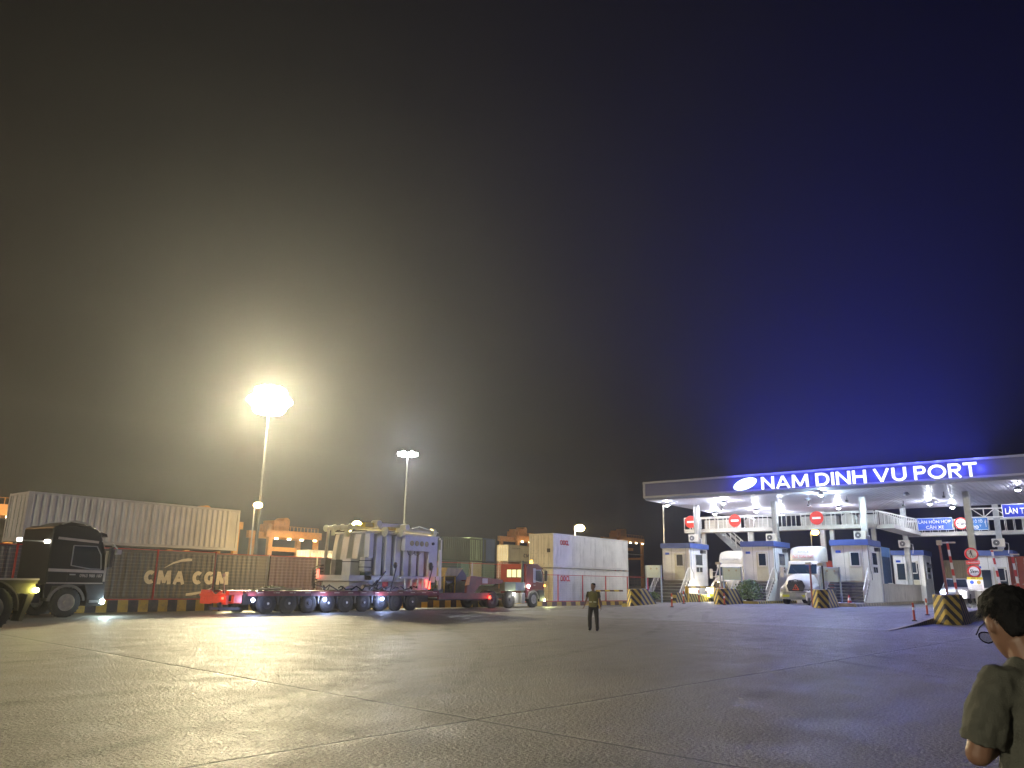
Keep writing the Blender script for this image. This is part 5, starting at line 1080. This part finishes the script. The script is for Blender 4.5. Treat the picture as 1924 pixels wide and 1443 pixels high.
# small parked scooter behind the cone
t = thing('parked_scooter', 'white scooter parked between the third booth panel and the wedge', 'scooter', (54.0, 16.9, .5), R(20))
for x in (0, 1.25): 
    w_ = part('wheel', MB().ring((x, 0, .25), .21, .06, 'y', 20, 8), black, t); part('rim', MB().disc((x, 0, .25), .15, 'y', 14, .03), galv, w_)
part('body', MB().prism([(.15, .45), (.05, .9), (.15, .95), (.35, .42), (.75, .40), (.85, .72), (1.45, .78), (1.5, .62), (1.2, .45), (.9, .28), (.3, .28)], -.14, .14, 'y'), white, t, bevel=.03)
part('seat', MB().bx(.8, 1.45, -.13, .13, .78, .86), black, t, bevel=.03); part('handlebar', MB().bar((.1, -.3, 1.0), (.1, .3, 1.0), .04).bar((.1, 0, .9), (.1, 0, 1.0), .05), dark, t); part('headlight', MB().ball((.02, 0, .85), .06), signwhite, t)

# ------------------------------------------------------------------ people
def fuse(name, mb, mt, parent, vox=.012, sm=3, label=None, noise_=0.0, nscale=6):
    me = bpy.data.meshes.new(name); me.from_pydata([tuple(v) for v in mb.v], [], mb.f); me.update()
    bm = bmesh.new(); bm.from_mesh(me); bmesh.ops.recalc_face_normals(bm, faces=bm.faces); bm.to_mesh(me); bm.free()
    ob = bpy.data.objects.new('tmp', me); col.objects.link(ob); r = ob.modifiers.new('r', 'REMESH'); r.mode = 'VOXEL'; r.voxel_size = vox
    s_ = ob.modifiers.new('s', 'SMOOTH'); s_.factor = .5; s_.iterations = sm
    dg = bpy.context.evaluated_depsgraph_get(); m2 = bpy.data.meshes.new_from_object(ob.evaluated_get(dg)); bpy.data.objects.remove(ob)
    if noise_:
        m2.update(); nn = [v.normal.copy() for v in m2.vertices]
        for v, n_ in zip(m2.vertices, nn):
            q = v.co*nscale; v.co += n_*noise_*(noise.noise(Vector((q.x*1.5+q.z*.6, q.y*1.5, q.z*.7)))+.5*noise.noise(q*2.3))
    m2.polygons.foreach_set('use_smooth', [True]*len(m2.polygons)); m2.materials.clear(); m2.materials.append(mt); m2.name = name
    o = bpy.data.objects.new(name, m2); col.objects.link(o); o.parent = parent
    if label: o['label'] = label
    return o
def limb(b, pts, rs, n=10):
    b.tube(pts, rs, n)
    for p, r_ in zip(pts, rs): b.ball(p, r_, n=10, m_=7)
def oval(b, rows, n=18):  # rows of (x,y,z,rx,ry)
    b.rings([[(x+rx*math.cos(a), y+ry*math.sin(a), z) for a in [2*math.pi*k/n for k in range(n)]] for x, y, z, rx, ry in rows])
def hand(b, w, d, sd, curl=.5, s=1.0, nrm=None):
    """five fingered hand: w wrist, d direction of the fingers, sd thumb side"""
    w = Vector(w); d = Vector(d).normalized(); sd = Vector(sd); sd = (sd-d*sd.dot(d)).normalized(); nm = nrm and Vector(nrm).normalized() or d.cross(sd).normalized()
    c = w+d*.055*s
    b.rings([[w+d*t_*s+sd*u*s+nm*v*s for u, v in ((-.036*k, -.011), (.036*k, -.011), (.036*k, .011), (-.036*k, .011))] for t_, k in ((-.01, .75), (.04, 1), (.095, 1))])
    for i, (off, L_) in enumerate(((.029, .072), (.010, .082), (-.010, .075), (-.029, .058))):
        p = w+d*.088*s+sd*off*s; q = p+d*L_*.5*s+nm*curl*.02*s; r_ = q+(d*(1-curl*.7)+nm*curl).normalized()*L_*.5*s
        b.tube([p, q, r_], [.0095*s, .009*s, .007*s], 7); b.ball(r_, .007*s, n=6, m_=5); b.ball(q, .009*s, n=6, m_=5)
    p = w+d*.03*s+sd*.034*s; q = p+(d*.5+sd*.7).normalized()*.035*s; r_ = q+(d*.9+sd*.15+nm*curl*.5).normalized()*.03*s
    b.tube([p, q, r_], [.013*s, .011*s, .008*s], 7); b.ball(r_, .008*s, n=6, m_=5); b.ball(q, .011*s, n=6, m_=5)
def head(b, c, yaw, pitch, s=1.0):
    """face looks along +x before yaw/pitch; c = centre of the skull"""
    M_ = Matrix.Rotation(yaw, 3, 'Z') @ Matrix.Rotation(pitch, 3, 'Y'); c = Vector(c)
    sub = MB()
    oval(sub, [(.0, 0, .118, .03, .03), (-.003, 0, .112, .062, .052), (-.005, 0, .09, .085, .070), (-.006, 0, .055, .096, .078), (-.004, 0, .01, .098, .079), (.004, 0, -.03, .092, .074), (.018, 0, -.065, .076, .064), (.034, 0, -.095, .052, .048), (.048, 0, -.115, .030, .030)], 20)
    sub.rings([[(.085, -.008, .02), (.085, .008, .02), (.10, 0, .02)], [(.09, -.018, -.03), (.09, .018, -.03), (.125, 0, -.028)], [(.085, -.012, -.04), (.085, .012, -.04), (.098, 0, -.042)]])
    for sy in (-1, 1):
        sub.ball((.078, sy*.032, -.002), .014, .013, .009, 8, 6); sub.ball((-.002, sy*.086, -.008), .020, .012, .034, 8, 6)
    sub.ball((.088, 0, -.068), .012, .024, .006, 8, 5); sub.ball((.085, 0, -.080), .012, .020, .007, 8, 5)
    sub.ball((.075, 0, .026), .016, .05, .010, 10, 5)
    b.add([c + M_ @ (v*s) for v in sub.v], sub.f); return M_
skin = mat('skin', (.17, .092, .062), .5, 0, .12, 12); hairm = mat('hair_black', (.004, .004, .005), .8, 0, .5, 40, .35, 120)
hairm.node_tree.nodes['Principled BSDF'].inputs['Specular IOR Level'].default_value = .22
# bystander in the right foreground, back to us, looking down to the left
px = thing('person', 'bystander in glasses and dark olive T-shirt at the right edge, seen from behind', 'person', (3.505, .315, -.015), R(48))
hc = Vector((.075, .005, 1.545)); yaw = R(-6); pit = R(27)
b = MB(); Mh = head(b, hc, yaw, pit, .98)
limb(b, [(.0, 0, 1.36), (.015, 0, 1.42), (.045, 0, 1.48)], [.068, .058, .056], 14)
oval(b, [(0, 0, .84, .11, .15), (0, 0, .96, .11, .155), (0, 0, 1.06, .10, .135), (0, 0, 1.2, .10, .14), (-.0, 0, 1.30, .09, .150), (-.005, 0, 1.35, .07, .11), (0, 0, 1.39, .045, .06)])
for sy, el, wr in ((1, (.045, .235, 1.105), (.15, -.05, 1.18)), (-1, (.03, -.23, 1.10), (.13, -.13, 1.15))):
    limb(b, [(-.0, sy*.160, 1.325), (.004, sy*.205, 1.24), el], [.044, .045, .042], 12); limb(b, [el, wr], [.044, .030], 12)
    hand(b, wr, (Vector(wr)-Vector(el)), (0, 0, 1), .6, 1.0)
for sy in (-1, 1): limb(b, [(0, sy*.09, .84), (.01, sy*.09, .46), (0, sy*.09, .08)], [.085, .055, .04], 12); b.ball((.07, sy*.09, .04), .13, .045, .04)
fuse('body', b, skin, px, .007, 2)
b = MB()
oval(b, [(.0, 0, .86, .135, .185), (.0, 0, .98, .13, .18), (0, 0, 1.1, .122, .165), (-.003, 0, 1.2, .125, .172), (-.006, 0, 1.29, .124, .183), (-.008, 0, 1.345, .103, .170), (-.004, 0, 1.385, .080, .125), (.002, 0, 1.415, .068, .085), (.006, 0, 1.428, .062, .070)], 26)
for sy in (-1, 1):
    b.tube([(-.005, sy*.10, 1.360), (-.008, sy*.165, 1.338), (-.006, sy*.205, 1.28), (.0, sy*.228, 1.21), (.014, sy*.240, 1.145)], [.055, .064, .067, .069, .073], 14); b.ball((-.005, sy*.165, 1.348), .062)
sh = fuse('t_shirt', b, mat('shirt_olive', (.060, .062, .050), .85, 0, .12, 14, .25, 160), px, .007, 3, noise_=.013, nscale=13)
b = MB(); oval(b, [(0, 0, .50, .13, .19), (0, 0, .90, .132, .182)], 20)
for sy in (-1, 1): limb(b, [(0, sy*.09, .86), (.01, sy*.09, .46), (0, sy*.09, .10)], [.10, .075, .065], 12)
fuse('trousers', b, mat('trousers_dark', (.03, .03, .035), .8), px, .012, 2)
for sy in (-1, 1): part('shoe', MB().ball((.06, sy*.09, .055), .145, .055, .055), black, px, smooth=True)
# hair: a cap that leaves the face, with loose strands
b = MB(); sub = MB()
oval(sub, [(-.004, 0, .130, .035, .03), (-.006, 0, .125, .066, .056), (-.010, 0, .104, .092, .077), (-.013, 0, .070, .102, .085), (-.020, 0, .04, .094, .084), (-.032, 0, .01, .074, .080), (-.042, 0, -.025, .060, .069), (-.050, 0, -.055, .042, .058), (-.053, 0, -.07, .033, .05)], 24)
b.add([hc+Mh @ v for v in sub.v], sub.f)
hr = fuse('hair', b, hairm, px, .007, 2, noise_=.007, nscale=42)
b = MB(); rnd = random.Random(9)
for i in range(9000):
    a = rnd.uniform(0, 2*math.pi); ph = rnd.uniform(-.5, 1.45); n_ = Vector((math.cos(a)*math.cos(ph), math.sin(a)*math.cos(ph), math.sin(ph)))
    if n_.x > .55 and n_.z < .35: continue
    p = Vector((-.010+.100*n_.x, .083*n_.y, .035+.094*n_.z)); cl = noise.noise(n_*5.0); 
    fl = (Vector((.9, .25, -.3)) - n_*.6 if n_.z > .3 else Vector((.1, 0, -1))) ; fl = (fl+n_*rnd.uniform(.2, .6)+Vector((cl*.9, noise.noise(n_*4+Vector((9, 0, 0)))*.9, cl*.5))+Vector((rnd.gauss(0, .12), rnd.gauss(0, .12), 0))).normalized()
    L_ = rnd.uniform(.016, .045)*(1+.7*cl) if n_.z > .2 else rnd.uniform(.005, .011); w_ = fl.cross(n_).normalized()*.0012
    q = p+fl*L_; b.add([hc+Mh @ (p-w_), hc+Mh @ (p+w_), hc+Mh @ (q+w_*.2), hc+Mh @ (q-w_*.2)], [(0, 1, 2, 3)])
part('strand', b, hairm, hr)
gl = MB()
for sy in (-1, 1):
    gl.tube([hc+Mh @ Vector(v) for v in ((-.005, sy*.083, .012), (.06, sy*.083, .010), (.113, sy*.070, .004))], .0026, 6)
    c_ = Vector((.112, sy*.036, -.008)); gl.tube([hc+Mh @ (c_+Vector((-.004*abs(math.cos(a)), .030*math.cos(a), .022*math.sin(a)))) for a in [2*math.pi*k/16 for k in range(17)]], .0025, 6)
gl.tube([hc+Mh @ Vector(v) for v in ((.114, -.008, .0), (.116, 0, .004), (.114, .008, .0))], .002, 6)
gf = part('glasses', gl, mat('frame_black', (.01, .01, .012), .25), px)
gp = MB()
for sy in (-1, 1):
    c_ = Vector((.112, sy*.036, -.008)); gp.rings([[hc+Mh @ (c_+Vector((o_, .028*math.cos(a), .020*math.sin(a)))) for a in [2*math.pi*k/14 for k in range(14)]] for o_ in (-.001, .001)])
gm_ = glass('lens', (.55, .6, .65), .05); gm_.node_tree.nodes['Principled BSDF'].inputs['Transmission Weight'].default_value = .9; part('lens', gp, gm_, gf)
# man walking across the yard
wm = thing('person', 'man in an olive vest and dark trousers walking across the open yard', 'person', (25.25, 15.75, 0), R(200))
b = MB(); head(b, (.02, 0, 1.56), R(-38), R(2), .98); limb(b, [(0, 0, 1.36), (.01, 0, 1.46)], [.058, .053])
oval(b, [(0, 0, .82, .11, .15), (0, 0, .95, .12, .155), (0, 0, 1.05, .11, .145), (0, 0, 1.2, .115, .165), (0, 0, 1.32, .105, .18), (0, 0, 1.38, .07, .13), (0, 0, 1.41, .05, .06)])
AR = {1: [(0, .19, 1.33), (.01, .245, 1.08), (.06, .285, .86)], -1: [(0, -.19, 1.33), (-.02, -.265, 1.10), (.08, -.315, .90)]}
for sy in (1, -1):
    limb(b, AR[sy], [.05, .041, .029]); d = (Vector(AR[sy][2])-Vector(AR[sy][1])).normalized(); hand(b, AR[sy][2], d, (1, 0, 0), .4, 1.0)
LG = {1: [(0, .09, .86), (.07, .13, .46), (.06, .15, .09)], -1: [(0, -.09, .86), (.06, -.13, .47), (-.10, -.16, .11)]}
for sy in (1, -1): limb(b, LG[sy], [.085, .055, .04])
fuse('body', b, skin, wm, .011, 2)
b = MB(); oval(b, [(0, 0, .84, .135, .185), (0, 0, .95, .135, .18), (0, 0, 1.1, .13, .175), (0, 0, 1.25, .132, .19), (0, 0, 1.34, .115, .20), (0, 0, 1.385, .08, .145), (0, 0, 1.41, .06, .075)], 22)
fuse('vest', b, mat('vest_olive', (.16, .15, .055), .7, 0, .2, 6), wm, .012, 3, noise_=.01, nscale=7)
b = MB()
for sy in (1, -1): limb(b, AR[sy][:1]+[tuple((Vector(AR[sy][0])+Vector(AR[sy][1]))/2)], [.066, .062])
fuse('sleeve', b, mat('sleeve_dark', (.07, .065, .04), .8), wm, .012, 2)
b = MB(); oval(b, [(0, 0, .78, .12, .17), (0, 0, .86, .125, .172)], 20)
for sy in (1, -1): limb(b, [LG[sy][0], LG[sy][1], (LG[sy][2][0], LG[sy][2][1], .10)], [.105, .080, .068])
fuse('trousers', b, mat('trousers_black', (.025, .025, .028), .8), wm, .012, 2, noise_=.008, nscale=9)
b = MB(); oval(b, [(-.004, 0, 1.60, .100, .086), (-.006, 0, 1.65, .098, .085), (-.004, 0, 1.685, .07, .06), (0, 0, 1.695, .03, .03)], 18); b.ball((-.02, 0, 1.575), .088, .084, .05); fuse('hair', b, hairm, wm, .011, 2)
for sy, x in ((1, .06), (-1, .02)): part('shoe', MB().ball((LG[sy][2][0]+.05, LG[sy][2][1], .05), .14, .05, .05), black, wm, smooth=True)
part('vest_stripe', MB().bx(.13, .137, -.14, -.03, 1.0, 1.04).bx(.13, .137, .03, .14, 1.0, 1.04), mat('stripe_reflective', (.5, .5, .35)), wm)

# ------------------------------------------------------------------ haze
m_ = bpy.data.materials.new('haze'); m_.use_nodes = True; t_ = m_.node_tree; t_.nodes.clear(); o_ = t_.nodes.new('ShaderNodeOutputMaterial'); v_ = t_.nodes.new('ShaderNodeVolumePrincipled')
v_.inputs['Color'].default_value = (.92, .94, 1.0, 1); v_.inputs['Density'].default_value = HAZE_DENSITY; v_.inputs['Anisotropy'].default_value = .70
t_.links.new(v_.outputs[0], o_.inputs['Volume'])
hz = part('haze', MB().bx(-90, 320, -90, 230, -1, 48), m_, kind='stuff')
